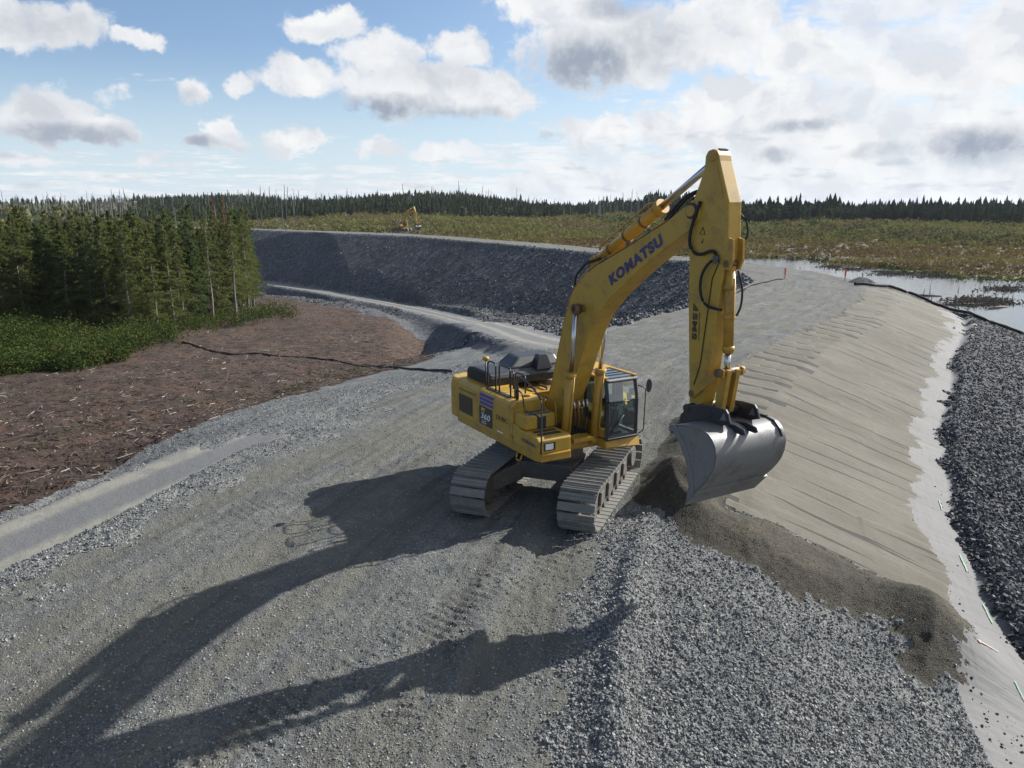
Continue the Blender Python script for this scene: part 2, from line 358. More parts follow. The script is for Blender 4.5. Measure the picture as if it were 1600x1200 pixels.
# ------------------------------------------------------------------ ground sheet (one polar sheet, split where the surface changes)
az_d = np.arange(-39, 39.01, .155); az_c1 = np.linspace(-180, -39, 46)[:-1]; az_c2 = np.linspace(39, 180, 46)[1:-1]
azs = np.radians(np.concatenate([az_c1, az_d, az_c2])); nA = len(azs)
rs = np.concatenate([[.5, 2, 4, 5.5], np.exp(np.arange(math.log(6.5), math.log(330), .0044)), np.exp(np.arange(math.log(332), math.log(4200), .022))]); nR = len(rs)
GA, GR = np.meshgrid(azs, rs); GX = (np.sin(GA)*GR).ravel(); GY = (np.cos(GA)*GR).ravel()
GZ, GZONE, GST = terrain(GX, GY)
CO = np.stack([GX, GY, GZ], -1)
ii, jj = np.meshgrid(np.arange(nR-1), np.arange(nA), indexing='ij')
j2 = (jj+1) % nA
quads = np.stack([ii*nA+jj, (ii+1)*nA+jj, (ii+1)*nA+j2, ii*nA+j2], -1).reshape(-1, 4)
fz = GZONE[quads[:, 0]]
def np_mesh(name, co, faces, smooth=True, attrs=None):
    me = bpy.data.meshes.new(name); n = len(co); k = faces.shape[1]; nf = len(faces)
    me.vertices.add(n); me.vertices.foreach_set('co', np.ascontiguousarray(co, dtype=np.float32).ravel())
    me.loops.add(nf*k); me.loops.foreach_set('vertex_index', np.ascontiguousarray(faces, dtype=np.int32).ravel())
    me.polygons.add(nf); me.polygons.foreach_set('loop_start', np.arange(0, nf*k, k, dtype=np.int32))
    me.polygons.foreach_set('loop_total', np.full(nf, k, dtype=np.int32))
    me.polygons.foreach_set('use_smooth', np.full(nf, smooth, dtype=bool))
    for an, dat in (attrs or {}).items():
        a = me.attributes.new(an, 'FLOAT_VECTOR' if dat.ndim == 2 else 'FLOAT', 'POINT')
        a.data.foreach_set('vector' if dat.ndim == 2 else 'value', np.ascontiguousarray(dat, dtype=np.float32).ravel())
    me.update(); me.validate(); return me
def put(name, me, mat=None, parent=None, **props):
    o = bpy.data.objects.new(name, me); C.objects.link(o)
    if mat and me and not me.materials: me.materials.append(mat)
    if parent: o.parent = parent
    for k, v in props.items(): o[k] = v
    return o

M = {}
M['plat'] = emboss_stone('platform_gravel', [(0,(.12,.122,.118)),(.35,(.20,.203,.195)),(.7,(.27,.275,.26)),(.9,(.38,.385,.37))], 24, .024, (.19,.19,.17), .2, .7, ((.205,.20,.165), .85), fine=60)
M['coarse'] = emboss_stone('crushed_stone', [(0,(.16,.163,.162)),(.35,(.225,.23,.228)),(.65,(.28,.285,.28)),(.9,(.42,.42,.40))], 21, .035, (.20,.205,.20), .3, .35)
M['rip'] = emboss_stone('riprap', [(0,(.035,.037,.042)),(.5,(.075,.078,.085)),(.8,(.13,.135,.14)),(.95,(.27,.27,.27))], 11, .07)
M['rock'] = emboss_stone('rockfill', [(0,(.04,.043,.05)),(.45,(.10,.106,.118)),(.75,(.20,.21,.225)),(.92,(.50,.51,.52))], 5.0, .14, (.07,.07,.075), .08, .5)
M['pile'] = emboss_stone('bedding_sand_dark', [(0,(.06,.052,.038)),(.5,(.105,.092,.066)),(.9,(.17,.15,.115))], 28, .02, (.075,.066,.05), .5, .5)
M['bed'] = emboss_stone('muddy_bank', [(0,(.07,.065,.055)),(.5,(.12,.115,.10)),(.9,(.2,.19,.17))], 6, .06, (.13,.125,.10), .1, .5)
def road_mat():
    m, t, b = principled('haul_road', (.3,.3,.28), .92)
    g = t.n('ShaderNodeNewGeometry').outputs['Position']; st = t.n('ShaderNodeSeparateXYZ', {0: t.n('ShaderNodeAttribute', attribute_name='st').outputs['Vector']}).outputs
    lat = t.m('ADD', st[2], t.m('MULTIPLY', t.m('SUBTRACT', t.noise(g, .12, 3, .5), .5), .8))
    v = t.m('ABSOLUTE', t.m('SUBTRACT', t.m('ABSOLUTE', lat), .95)); f = t.rng(v, .55, .12)
    n = t.noise(g, 14, 6, .7); n2 = t.noise(g, 1.5, 5, .6)
    dk = t.mix(n, (.11,.115,.12), (.22,.222,.22)); lt = t.mix(n2, (.26,.25,.21), (.34,.33,.285))
    link(t, t.mix(t.m('MULTIPLY', f, t.rng(n2, .3, .55, .45, 1.)), dk, lt), b.inputs['Base Color'])
    link(t, t.n('ShaderNodeBump', {'Strength': .8, 'Distance': .03, 'Height': n}).outputs[0], b.inputs['Normal'])
    return m
M['road'] = road_mat()
def soil_mat():
    m, t, b = principled('forest_soil', (.1,.06,.045), .95)
    g = t.n('ShaderNodeNewGeometry').outputs['Position']
    n = t.noise(g, .35, 6, .62); n2 = t.noise(g, 3.2, 7, .72); n3 = t.noise(g, 13, 4, .7)
    c = t.mix(t.rng(n, .35, .65), (.055,.030,.018), (.135,.074,.045))
    c = t.mix(t.rng(n2, .45, .7, 0, .8), c, (.155,.095,.068)); c = t.mix(t.rng(n3, .64, .76, 0, .6), c, (.30,.24,.19))
    n4 = t.noise(g, .16, 4, .6); c = t.mix(t.rng(n4, .60, .70, 0, .5), c, (.07,.085,.03))
    link(t, c, b.inputs['Base Color']); link(t, t.n('ShaderNodeBump', {'Strength': 1., 'Distance': .15, 'Height': t.m('ADD', n2, t.m('MULTIPLY', n3, .4))}).outputs[0], b.inputs['Normal'])
    return m
M['soil'] = soil_mat()
def sand_mat():
    m, t, b = principled('bedding_sand', (.4,.37,.3), .9)
    g = t.n('ShaderNodeNewGeometry').outputs['Position']; st = t.n('ShaderNodeAttribute', attribute_name='st').outputs['Vector']
    so = t.n('ShaderNodeSeparateXYZ', {0: st}).outputs; arc, out = so[0], so[1]
    n = t.noise(t.vm('MULTIPLY', st, (1.5, .10, 0)), 1., 6, .65); n1 = t.noise(t.vm('MULTIPLY', st, (6., .22, 0)), 1., 4, .6)
    n2 = t.noise(g, .35, 5, .6); n3 = t.noise(g, 26, 5, .75); n4 = t.noise(g, 2.5, 5, .65)
    c = t.mix(t.rng(n2, .3, .7), (.165,.148,.108), (.235,.218,.17)); c = t.mix(t.rng(n, .52, .72, 0, .5), c, (.27,.25,.20))
    c = t.mix(t.rng(n4, .5, .75, 0, .5), c, (.14,.125,.09))
    # grooves where one pass of the bucket meets the next: short straight cuts down the slope
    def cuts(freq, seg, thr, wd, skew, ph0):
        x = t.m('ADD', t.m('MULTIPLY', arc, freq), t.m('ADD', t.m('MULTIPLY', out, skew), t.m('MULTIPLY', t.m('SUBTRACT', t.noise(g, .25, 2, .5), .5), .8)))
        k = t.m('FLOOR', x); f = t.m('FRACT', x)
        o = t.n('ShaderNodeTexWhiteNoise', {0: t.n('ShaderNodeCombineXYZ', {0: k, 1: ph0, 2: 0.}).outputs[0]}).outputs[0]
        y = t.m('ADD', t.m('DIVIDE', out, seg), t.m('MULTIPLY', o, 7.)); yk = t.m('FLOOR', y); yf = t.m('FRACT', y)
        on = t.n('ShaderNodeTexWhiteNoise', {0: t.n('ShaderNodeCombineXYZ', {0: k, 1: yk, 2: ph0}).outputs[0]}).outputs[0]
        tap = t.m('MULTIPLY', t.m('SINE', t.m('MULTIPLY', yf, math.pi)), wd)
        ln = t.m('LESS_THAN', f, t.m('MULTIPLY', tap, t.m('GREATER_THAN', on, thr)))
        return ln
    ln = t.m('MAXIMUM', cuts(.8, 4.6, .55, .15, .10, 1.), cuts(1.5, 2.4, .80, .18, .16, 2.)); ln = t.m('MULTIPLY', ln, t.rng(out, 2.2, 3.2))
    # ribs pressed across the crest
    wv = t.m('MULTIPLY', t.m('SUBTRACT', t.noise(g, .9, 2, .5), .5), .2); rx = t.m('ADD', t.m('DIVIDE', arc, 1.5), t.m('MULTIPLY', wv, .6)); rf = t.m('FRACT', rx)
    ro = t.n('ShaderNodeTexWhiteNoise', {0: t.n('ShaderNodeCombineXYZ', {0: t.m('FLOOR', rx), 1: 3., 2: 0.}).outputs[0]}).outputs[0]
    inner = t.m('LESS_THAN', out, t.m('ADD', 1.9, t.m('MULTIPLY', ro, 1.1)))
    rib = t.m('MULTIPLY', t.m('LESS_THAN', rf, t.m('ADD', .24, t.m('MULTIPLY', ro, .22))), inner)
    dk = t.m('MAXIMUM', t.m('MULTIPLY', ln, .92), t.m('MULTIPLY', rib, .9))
    c = t.mix(dk, c, (.04,.036,.027)); c = t.mix(t.rng(n3, .6, .8, 0, .4), c, (.12,.105,.08))  # shade in the grooves and ribs painted into the colour, then darker grains
    link(t, c, b.inputs['Base Color'])
    h = t.m('SUBTRACT', t.m('ADD', t.m('MULTIPLY', n, .5), t.m('ADD', t.m('MULTIPLY', n1, .35), t.m('ADD', t.m('MULTIPLY', n3, .25), t.m('MULTIPLY', n4, .5)))), t.m('MULTIPLY', dk, 1.5))
    h = t.m('ADD', h, t.m('MULTIPLY', t.m('MULTIPLY', rf, inner), 1.6))
    link(t, t.n('ShaderNodeBump', {'Strength': .8, 'Distance': .06, 'Height': h}).outputs[0], b.inputs['Normal'])
    return m
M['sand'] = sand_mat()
def liner_mat():
    m, t, b = principled('geotextile', (.45,.45,.45), .8)
    g = t.n('ShaderNodeNewGeometry').outputs['Position']; st = t.n('ShaderNodeAttribute', attribute_name='st').outputs['Vector']
    n = t.noise(g, .5, 5, .6); n2 = t.noise(t.vm('MULTIPLY', st, (.35, 5., 0)), 1., 5, .6); n3 = t.noise(t.vm('MULTIPLY', st, (2.5, .3, 0)), 1., 4, .6)
    c = t.mix(n, (.24,.24,.24), (.35,.35,.35)); c = t.mix(t.rng(n2, .56, .72, 0, .55), c, (.17,.165,.16)); c = t.mix(t.rng(n3, .6, .8, 0, .5), c, (.27,.24,.19))
    link(t, c, b.inputs['Base Color']); link(t, t.n('ShaderNodeBump', {'Strength': .8, 'Distance': .06, 'Height': t.m('ADD', n3, t.m('MULTIPLY', n2, .4))}).outputs[0], b.inputs['Normal'])
    return m
M['liner'] = liner_mat()
def green_mat():
    m, t, b = principled('moss_and_grass', (.1,.11,.03), .95)
    g = t.n('ShaderNodeNewGeometry').outputs['Position']
    n = t.noise(g, .02, 5, .6); n2 = t.noise(g, .3, 6, .65); n3 = t.noise(t.vm('MULTIPLY', g, (1, 2.5, 1)), .011, 4, .6)
    c = t.mix(t.rng(n, .35, .65), (.10,.105,.032), (.19,.19,.06)); c = t.mix(t.rng(n2, .45, .7, 0, .8), c, (.06,.07,.022)); c = t.mix(t.rng(n3, .48, .62, 0, .75), c, (.105,.085,.05))
    iz = t.n('ShaderNodeSeparateXYZ', {0: t.n('ShaderNodeAttribute', attribute_name='st').outputs['Vector']}).outputs[2]
    iz = t.m('ADD', iz, t.m('MULTIPLY', t.m('SUBTRACT', n3, .5), 70.)); bnd = t.m('MULTIPLY', t.rng(iz, 2, 12), t.rng(iz, 75, 45)); c = t.mix(t.m('MULTIPLY', bnd, .85), c, (.085,.06,.045))
    bnd2 = t.m('MULTIPLY', t.rng(iz, 70, 90), t.rng(iz, 150, 120)); c = t.mix(t.m('MULTIPLY', bnd2, .6), c, (.05,.06,.025))
    link(t, c, b.inputs['Base Color']); link(t, t.n('ShaderNodeBump', {'Strength': 1., 'Distance': .6, 'Height': n2}).outputs[0], b.inputs['Normal'])
    return m
M['green'] = green_mat()
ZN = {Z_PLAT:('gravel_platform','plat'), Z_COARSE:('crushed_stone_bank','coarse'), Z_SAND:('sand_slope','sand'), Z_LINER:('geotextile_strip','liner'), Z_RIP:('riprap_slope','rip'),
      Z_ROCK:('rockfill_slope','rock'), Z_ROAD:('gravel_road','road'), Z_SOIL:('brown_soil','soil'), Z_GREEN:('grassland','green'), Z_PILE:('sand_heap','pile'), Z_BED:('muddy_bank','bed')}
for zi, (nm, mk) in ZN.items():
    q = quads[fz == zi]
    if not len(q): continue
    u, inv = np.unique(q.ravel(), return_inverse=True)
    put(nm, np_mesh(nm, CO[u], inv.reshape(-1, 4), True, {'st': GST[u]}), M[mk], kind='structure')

# ------------------------------------------------------------------ water
def water_mat():
    m, t, b = principled('pond_water', (.03,.04,.045), .06); b.inputs['IOR'].default_value = 1.5
    g = t.n('ShaderNodeNewGeometry').outputs['Position']
    h = t.m('ADD', t.noise(t.vm('MULTIPLY', g, (1.2, .6, 1)), 1.6, 5, .6), t.m('MULTIPLY', t.noise(g, .3, 3, .5), .8))
    link(t, t.n('ShaderNodeBump', {'Strength': .3, 'Distance': .08, 'Height': h}).outputs[0], b.inputs['Normal'])
    return m
wp = [(27,112),(30,95),(28,80),(20,62),(12,46),(3,22),(0,5),(-2,-60),(600,-60),(600,150),(120,190),(70,230),(44,215),(36,140)]
bm = bmesh.new(); bm.faces.new([bm.verts.new((a, b_, WATER)) for a, b_ in wp]); me = bpy.data.meshes.new('water'); bm.to_mesh(me); bm.free()
put('water', me, water_mat(), kind='structure')

# ------------------------------------------------------------------ loose stones (nobody could count them)
OCT = np.array([(1,0,0),(-1,0,0),(0,1,0),(0,-1,0),(0,0,1),(0,0,-1)], float)
OCF = np.array([(0,2,4),(2,1,4),(1,3,4),(3,0,4),(2,0,5),(1,2,5),(3,1,5),(0,3,5)])
CUB = np.array([(-1,-1,-1),(1,-1,-1),(1,1,-1),(-1,1,-1),(-1,-1,1),(1,-1,1),(1,1,1),(-1,1,1)], float)*.72
CUF = np.array([(0,3,2,1),(4,5,6,7),(0,1,5,4),(1,2,6,5),(2,3,7,6),(3,0,4,7)])
def scatter_shapes(pos, size, V=CUB, F=CUF, squash=(.6,1.), jitter=.35):
    n = len(pos); k = len(V)
    v = V[None]*(1+rng.uniform(-jitter, jitter, (n, k, 3)))
    v = v*np.stack([size*rng.uniform(.8,1.5,n), size*rng.uniform(.6,1.1,n), size*rng.uniform(*squash, n)], -1)[:, None]
    # random rotations
    q = rng.normal(size=(n, 4)); q /= np.linalg.norm(q, axis=1)[:, None]; a, b, c, dd = q.T
    Rm = np.stack([1-2*(c*c+dd*dd), 2*(b*c-a*dd), 2*(b*dd+a*c), 2*(b*c+a*dd), 1-2*(b*b+dd*dd), 2*(c*dd-a*b), 2*(b*dd-a*c), 2*(c*dd+a*b), 1-2*(b*b+c*c)], -1).reshape(n, 3, 3)
    v = np.einsum('nij,nkj->nki', Rm, v)+pos[:, None]
    f = F[None]+(np.arange(n)*k)[:, None, None]
    return v.reshape(-1, 3), f.reshape(-1, F.shape[1]), np.repeat(rng.random(n), k)
def stone_mat(name, cols, rough=.85):
    m, t, b = principled(name, (.3,.3,.3), rough); b.inputs['Specular IOR Level'].default_value = .3
    r = t.n('ShaderNodeValToRGB', {0: t.n('ShaderNodeAttribute', attribute_name='rnd').outputs['Fac']}); cr = r.color_ramp
    while len(cr.elements) < len(cols): cr.elements.new(.5)
    for e, (p, cc) in zip(cr.elements, cols): e.position = p; e.color = (*cc, 1)
    link(t, r.outputs[0], b.inputs['Base Color']); return m
def polar(n, a0, a1, r0, r1, power=1.):
    a = np.radians(rng.uniform(a0, a1, n)); u = rng.random(n); r = r0*(r1/r0)**(u**power); return np.sin(a)*r, np.cos(a)*r
def scatter(name, n, zones, a, r, s0, s1, mat, keep=None, sink=.25, power=1., label=None):
    x, y = polar(n, *a, *r, power); z, zn, st = terrain(x, y)
    k = np.isin(zn, zones)
    if keep is not None: k &= keep(x, y, st)
    x, y, z = x[k], y[k], z[k]; sz = s0+(s1-s0)*rng.random(len(x))**2.5
    v, f, rd = scatter_shapes(np.stack([x, y, z+sz*sink], -1), sz)
    put(name, np_mesh(name, v, f, False, {'rnd': rd}), mat, kind='stuff', label=label)
m_g = stone_mat('grey_stone', [(0,(.14,.145,.147)),(.4,(.215,.22,.218)),(.75,(.28,.285,.275)),(1,(.44,.44,.42))])
m_r = stone_mat('dark_stone', [(0,(.045,.047,.052)),(.6,(.085,.088,.094)),(.9,(.15,.155,.16)),(1,(.30,.30,.30))])
scatter('loose_gravel', 300000, [Z_COARSE], (-38, 37), (7, 40), .008, .031, m_g, power=1.2, label='loose pale crushed stones covering the bank below the crest')
scatter('scattered_gravel', 150000, [Z_PLAT], (-38, 36), (7, 45), .005, .020, m_g, sink=.0, power=1.2, label='small stones strewn over the gravel platform')
scatter('riprap_stones', 130000, [Z_RIP], (14, 38), (15, 90), .02, .075, m_r, label='dark grey broken rock along the right edge')
scatter('rockfill_stones', 90000, [Z_ROCK], (-22, 22), (42, 290), .05, .19, m_r, keep=lambda x, y, st: ~((st[:, 2] > 0) & (st[:, 2] < 14) & (y < 130)), label='dark rock blocks covering the long embankment face')
scatter('spilled_sand_grains', 14000, [Z_PILE], (8, 34), (8, 30), .004, .014, stone_mat('sand_grain', [(0,(.05,.045,.035)),(.6,(.13,.115,.085)),(1,(.36,.34,.30))]), label='pebbles mixed in the dark sand heap')
scatter('strewn_pebbles', 2600, [Z_LINER], (20, 38), (10, 30), .006, .03, m_r, keep=lambda x, y, st: fbm(x, y, .8, 2, 90) > -.02, label='few dark pebbles strewn on the pale fabric strip')
def sticks(name, n, a, r, zones, l0, l1, wd, mat, label):
    x, y = polar(n, *a, *r); z, zn, st = terrain(x, y, False); k = np.isin(zn, zones); x, y, z = x[k], y[k], z[k]; n = len(x)
    th = rng.uniform(0, math.pi, n); L = l0+(l1-l0)*rng.random(n)**3; dirv = np.stack([np.cos(th), np.sin(th), rng.normal(0, .12, n)], -1)
    prp = np.stack([-np.sin(th), np.cos(th), 0*th], -1); ww = (wd*rng.uniform(.5, 1.4, n))[:, None]; p = np.stack([x, y, z+.05], -1); up = np.array([0, 0, 1.])
    c = [p+dirv*(s*L)[:, None]/2+prp*a_*ww+up*b_*ww for s in (-1, 1) for a_, b_ in ((-1,-1),(1,-1),(1,1),(-1,1))]
    v = np.stack(c, 1).reshape(-1, 3); F = np.array([(0,1,2,3),(7,6,5,4),(0,4,5,1),(1,5,6,2),(2,6,7,3),(3,7,4,0)])
    f = (F[None]+(np.arange(n)*8)[:, None, None]).reshape(-1, 4)
    put(name, np_mesh(name, v, f, False, {'rnd': np.repeat(rng.random(n), 8)}), mat, kind='stuff', label=label)
m_w = stone_mat('bleached_wood', [(0,(.06,.035,.025)),(.6,(.13,.085,.06)),(.86,(.24,.19,.15)),(1,(.70,.65,.58))])
sticks('wood_chips', 26000, (-38, 2), (17, 130), [Z_SOIL], .05, .75, .012, m_w, 'bleached wood chips and broken roots on the brown soil')
sticks('fallen_wood', 1500, (-30, 36), (140, 420), [Z_GREEN], .8, 6, .10, m_w, 'pale dead logs lying in the scrub')

# ------------------------------------------------------------------ vegetation
def leaf_mat(name, a, b_, c_=None, sc=.05, trans=.25):
    m = bpy.data.materials.new(name); m.use_nodes = True; t = NT(m.node_tree); m.node_tree.nodes.clear()
    g = t.n('ShaderNodeNewGeometry').outputs['Position']; rd = t.n('ShaderNodeAttribute', attribute_name='rnd').outputs['Fac']
    col = t.mix(rd, a, b_)
    if c_: col = t.mix(t.rng(t.noise(t.vm('MULTIPLY', g, (1, 2.6, 1)), sc, 4, .6), .45, .60, 0, .9), col, c_)
    oi = t.n('ShaderNodeObjectInfo').outputs['Random']
    col = t.mix(1., col, t.n('ShaderNodeCombineXYZ', {0: t.rng(oi, 0, 1, .75, 1.2, False), 1: t.rng(oi, 0, 1, .85, 1.15, False), 2: 1.}).outputs[0], 'MULTIPLY')
    df = t.n('ShaderNodeBsdfDiffuse', {'Color': col}); tr = t.n('ShaderNodeBsdfTranslucent', {'Color': col})
    t.n('ShaderNodeOutputMaterial', {0: t.n('ShaderNodeMixShader', {0: trans, 1: df.outputs[0], 2: tr.outputs[0]}).outputs[0]})
    return m
def leaves(pos, size, flat=.0):
    """one small tilted quad per leaf clump"""
    n = len(pos); u = rng.normal(size=(n, 3)); u[:, 2] *= (1-flat); u /= np.linalg.norm(u, axis=1)[:, None]
    v = np.cross(u, rng.normal(size=(n, 3))); v /= np.linalg.norm(v, axis=1)[:, None]
    s = (size*rng.uniform(.6, 1.4, n))[:, None] if np.ndim(size) else size*rng.uniform(.6, 1.4, (n, 1))
    u = u*s; v = v*s*.55
    co = np.stack([pos-u, pos-v*.9, pos+u, pos+v*.9], 1).reshape(-1, 3)
    return co, np.arange(4*n).reshape(n, 4)
def cover(name, n, nl, a, r, zones, h0, h1, ls, mat, keep=None, label=None, power=1., spread=.6):
    x, y = polar(n, *a, *r, power); z, zn, st = terrain(x, y, False); k = np.isin(zn, zones)
    if keep is not None: k &= keep(x, y)
    x, y, z = x[k], y[k], z[k]; n = len(x); hh = rng.uniform(h0, h1, n)*(.6+1.1*np.clip(fbm(x, y, .06, 3, 15)+.5, 0, 1)); rd = rng.random(n)
    P = rng.normal(size=(n, nl, 3))*np.array([.42, .42, .30]); P[:, :, 2] = np.abs(P[:, :, 2]+.45)
    P = P*hh[:, None, None]*np.array([spread*1.6, spread*1.6, 1.]); P = P+np.stack([x, y, z-.05], -1)[:, None]
    sz = np.repeat(ls*np.clip(np.hypot(x, y)/120, .8, 3.), nl)
    co, f = leaves(P.reshape(-1, 3), sz); put(name, np_mesh(name, co, f, False, {'rnd': np.repeat(np.repeat(rd, nl)*.6+rng.random(n*nl)*.4, 4)}), mat, kind='stuff', label=label)
m_scrub = leaf_mat('scrub_leaf', (.08,.09,.032), (.215,.21,.08), (.145,.11,.065), .018)
m_bush = leaf_mat('bush_leaf', (.03,.058,.018), (.085,.125,.035), (.10,.11,.035), .12, .18)
BUSH = [onz(px, py, z) for px, py, z in [(-300,600,-4.5),(0,597,-4.4),(120,588,-4.5),(200,566,-5),(250,548,-5.2),(290,530,-5.6),(345,512,-6.3),(410,505,-6.8),(470,500,-7),(450,480,-8),(400,472,-9)]] + [(-60,200),(-180,200),(-160,60)]
def tree_ground(x, y): return inpoly(x+fbm(x, y, .3, 3, 91)*3, y+fbm(x, y, .3, 3, 92)*3, BUSH)
x_ = lambda *a: None
def bushes():
    n = 5200; x, y = polar(n, -46, -16, 36, 125, .8); z, zn, st = terrain(x, y, False); k = tree_ground(x, y) & ((np.degrees(np.arctan2(x, y)) < -25.5) | (rng.random(n) < .35)) & np.isin(zn, [Z_SOIL, Z_GREEN, Z_ROCK])
    x, y, z = x[k], y[k], z[k]; n = len(x); hh = rng.uniform(.7, 1.6, n)*(1+1.5*np.clip(fbm(x, y, .16, 3, 15)+.25, 0, 1)); nl = 150
    u = rng.normal(size=(n, nl, 3)); u /= np.linalg.norm(u, axis=2)[:, :, None]; rr = rng.uniform(.55, 1.05, (n, nl))*(1+.25*np.sin(u[:, :, 0]*5+rng.uniform(0, 6, (n, 1))))
    P = u*rr[:, :, None]*np.stack([hh*rng.uniform(.5, .8, n), hh*rng.uniform(.5, .8, n), hh*.62], -1)[:, None]; P[:, :, 2] += (hh*.55)[:, None]; P += np.stack([x, y, z], -1)[:, None]
    P = P.reshape(-1, 3); co, f = leaves(P, .095); put('undergrowth', np_mesh('undergrowth', co, f, False, {'rnd': np.repeat(np.repeat(rng.random(n), nl)*.7+rng.random(n*nl)*.3, 4)}), m_bush, kind='stuff', label='dense green willow undergrowth at the foot of the trees')
bushes()
cover('ground_weeds', 1500, 14, (-38, -6), (24, 120), [Z_SOIL], .15, .5, .06, m_bush, lambda x, y: fbm(x, y, .16, 3, 95) > .24, 'sparse green and orange weeds in patches on the brown soil')
cover('dark_bushes', 5200, 22, (-38, 37), (190, 560), [Z_GREEN], .8, 2.6, .2, m_bush, lambda x, y: fbm(x, y, .018, 4, 96) > .10, 'darker green bushes scattered through the yellow scrub', power=.75)
m_rs = leaf_mat('rusty_scrub_leaf', (.085,.06,.04), (.16,.125,.06), (.19,.165,.06), .02, .2)
m_ol = leaf_mat('olive_scrub_leaf', (.045,.055,.022), (.10,.11,.04), None, .02, .2)
def inl(x, y, a, b): 
    dd, _, _, sd_ = segdist(x, y, SHORE); v = np.where(sd_ > 0, dd, -dd)+fbm(x*.45, y, .03, 3, 61)*55; return (v > a) & (v < b)
cover('scrub_cover', 34000, 12, (-38, 36), (150, 560), [Z_GREEN], .4, 2.0, .20, m_scrub, lambda x, y: ~inl(x, y, 0, 55) | (x < 12) & (rng.random(len(x)) < .5), 'low yellow-green and rusty scrub over the cleared land', power=.8)
cover('shore_grass', 2600, 16, (14, 37), (105, 260), [Z_GREEN, Z_BED], .4, .9, .15, m_bush, lambda x, y: (segdist(x, y, SHORE)[3] > 0) & (segdist(x, y, SHORE)[0] < 7), 'dark green grass strip along the far shore of the pond')
cover('rusty_scrub', 15000, 12, (-6, 37), (105, 330), [Z_GREEN, Z_BED], .4, 1.4, .17, m_rs, lambda x, y: inl(x, y, 3, 58), 'rusty brown and ochre scrub behind the pond', power=.9)
cover('olive_scrub', 7000, 14, (8, 37), (160, 400), [Z_GREEN], .5, 1.7, .18, m_ol, lambda x, y: inl(x, y, 62, 120), 'dark olive scrub across the middle of the meadow', power=.9)

bark, tb, bb = principled('bark', (.16,.13,.11), .95)
bark_pale, _, _ = principled('grey_bark', (.17,.15,.13), .9)
def tube_np(path, radii, seg=6):
    V = []; F = []
    for i, (p, r) in enumerate(zip(path, radii)):
        p = Vector(p); q = Vector(path[min(i+1, len(path)-1)])-Vector(path[max(i-1, 0)]); q.normalize()
        a = q.orthogonal().normalized(); b = q.cross(a)
        for k in range(seg):
            t = 2*math.pi*k/seg; V.append(p+a*math.cos(t)*r+b*math.sin(t)*r)
    for i in range(len(path)-1):
        for k in range(seg):
            F.append((i*seg+k, i*seg+(k+1) % seg, (i+1)*seg+(k+1) % seg, (i+1)*seg+k))
    return V, F
def join_tubes(name, tubes):
    V = []; F = []
    for v, f in tubes:
        o = len(V); V += v; F += [tuple(i+o for i in q) for q in f]
    return np_mesh(name, np.array([tuple(p) for p in V]), np.array(F), True)
def conifer_meshes(h, rad, base, dens, ls, light, seed, bare=.0):
    random.seed(seed); tubes = []; lean = (random.uniform(-.02, .02), random.uniform(-.02, .02))
    axis = lambda z: Vector((lean[0]*z+.05*math.sin(z*.7+seed), lean[1]*z+.05*math.cos(z*.9+seed), z))
    tubes.append(tube_np([axis(h*t) for t in np.linspace(0, 1, 9)], [max(.012*h*(1-t)**.9, .015) for t in np.linspace(0, 1, 9)], 7))
    P = []; z = base*h*.35
    while z < h*.985:
        t = max(0., (z-base*h)/(h-base*h)); below = z < base*h
        L0 = rad*(1-t)**.75*random.uniform(.65, 1.2)*(.55 if below else 1)*(1 if t > .12 else .75+2*t)
        for k in range(random.choice((3, 4, 5)) if not below else 2):
            a = random.uniform(0, 2*math.pi); L = L0*random.uniform(.55, 1.15)+.12; droop = random.uniform(.05, .38)
            p0 = axis(z); tip = p0+Vector((math.cos(a)*L, math.sin(a)*L, -droop*L+.22*L*t))
            midp = (p0+tip)/2+Vector((0, 0, .06*L))
            tubes.append(tube_np([p0, midp, tip], [.018+.004*L, .012, .004], 3))
            if below or random.random() < bare: continue
            n = int(dens*(L+.25))
            for q in range(n):
                s = random.random()**.7; c = p0.lerp(tip, s); wdt = .30*L*(1.1-s)+.05
                P.append(c+Vector((random.gauss(0, wdt*.6), random.gauss(0, wdt*.6), random.gauss(-.03, .09))))
        z += random.uniform(.16, .34)*(1+.03*h)
    for q in range(int(dens*.6)): P.append(axis(h*random.uniform(.93, 1.0))+Vector((random.gauss(0, .06), random.gauss(0, .06), 0)))
    P = np.array([tuple(p) for p in P]); co, f = leaves(P, ls, .3)
    return join_tubes('trunk', tubes), np_mesh('crown', co, f, False, {'rnd': np.repeat(rng.random(len(P)), 4)})
m_sp = leaf_mat('spruce_needles', (.04,.065,.024), (.09,.115,.036), (.11,.125,.04), .2, .35)
m_la = leaf_mat('larch_needles', (.08,.11,.036), (.165,.18,.06), (.13,.145,.05), .15, .5)
m_rust = leaf_mat('rusty_needles', (.14,.07,.03), (.20,.11,.045), None, .15, .25)
specs = [('spruce', m_sp, 13, 2.3, .12, 46, .13, 0), ('spruce', m_sp, 16, 2.5, .22, 44, .13, .05), ('spruce', m_sp, 10, 2.1, .05, 50, .12, 0),
         ('larch', m_la, 15, 2.6, .18, 40, .11, .08), ('larch', m_la, 17.5, 2.8, .16, 36, .11, .1), ('larch', m_la, 12, 2.3, .08, 44, .11, .05), ('larch', m_la, 16, 2.2, .34, 26, .11, .3), ('rust', m_rust, 17, 1.5, .2, 14, .14, .3)]
lib = []
for i, (kd, mt, h, rad, base, dn, ls, br) in enumerate(specs):
    tr, cr = conifer_meshes(h, rad, base, dn, ls, kd, 100+i, br); tr.materials.append(bark_pale if kd != 'spruce' else bark); cr.materials.append(mt); lib.append((kd, h, tr, cr))
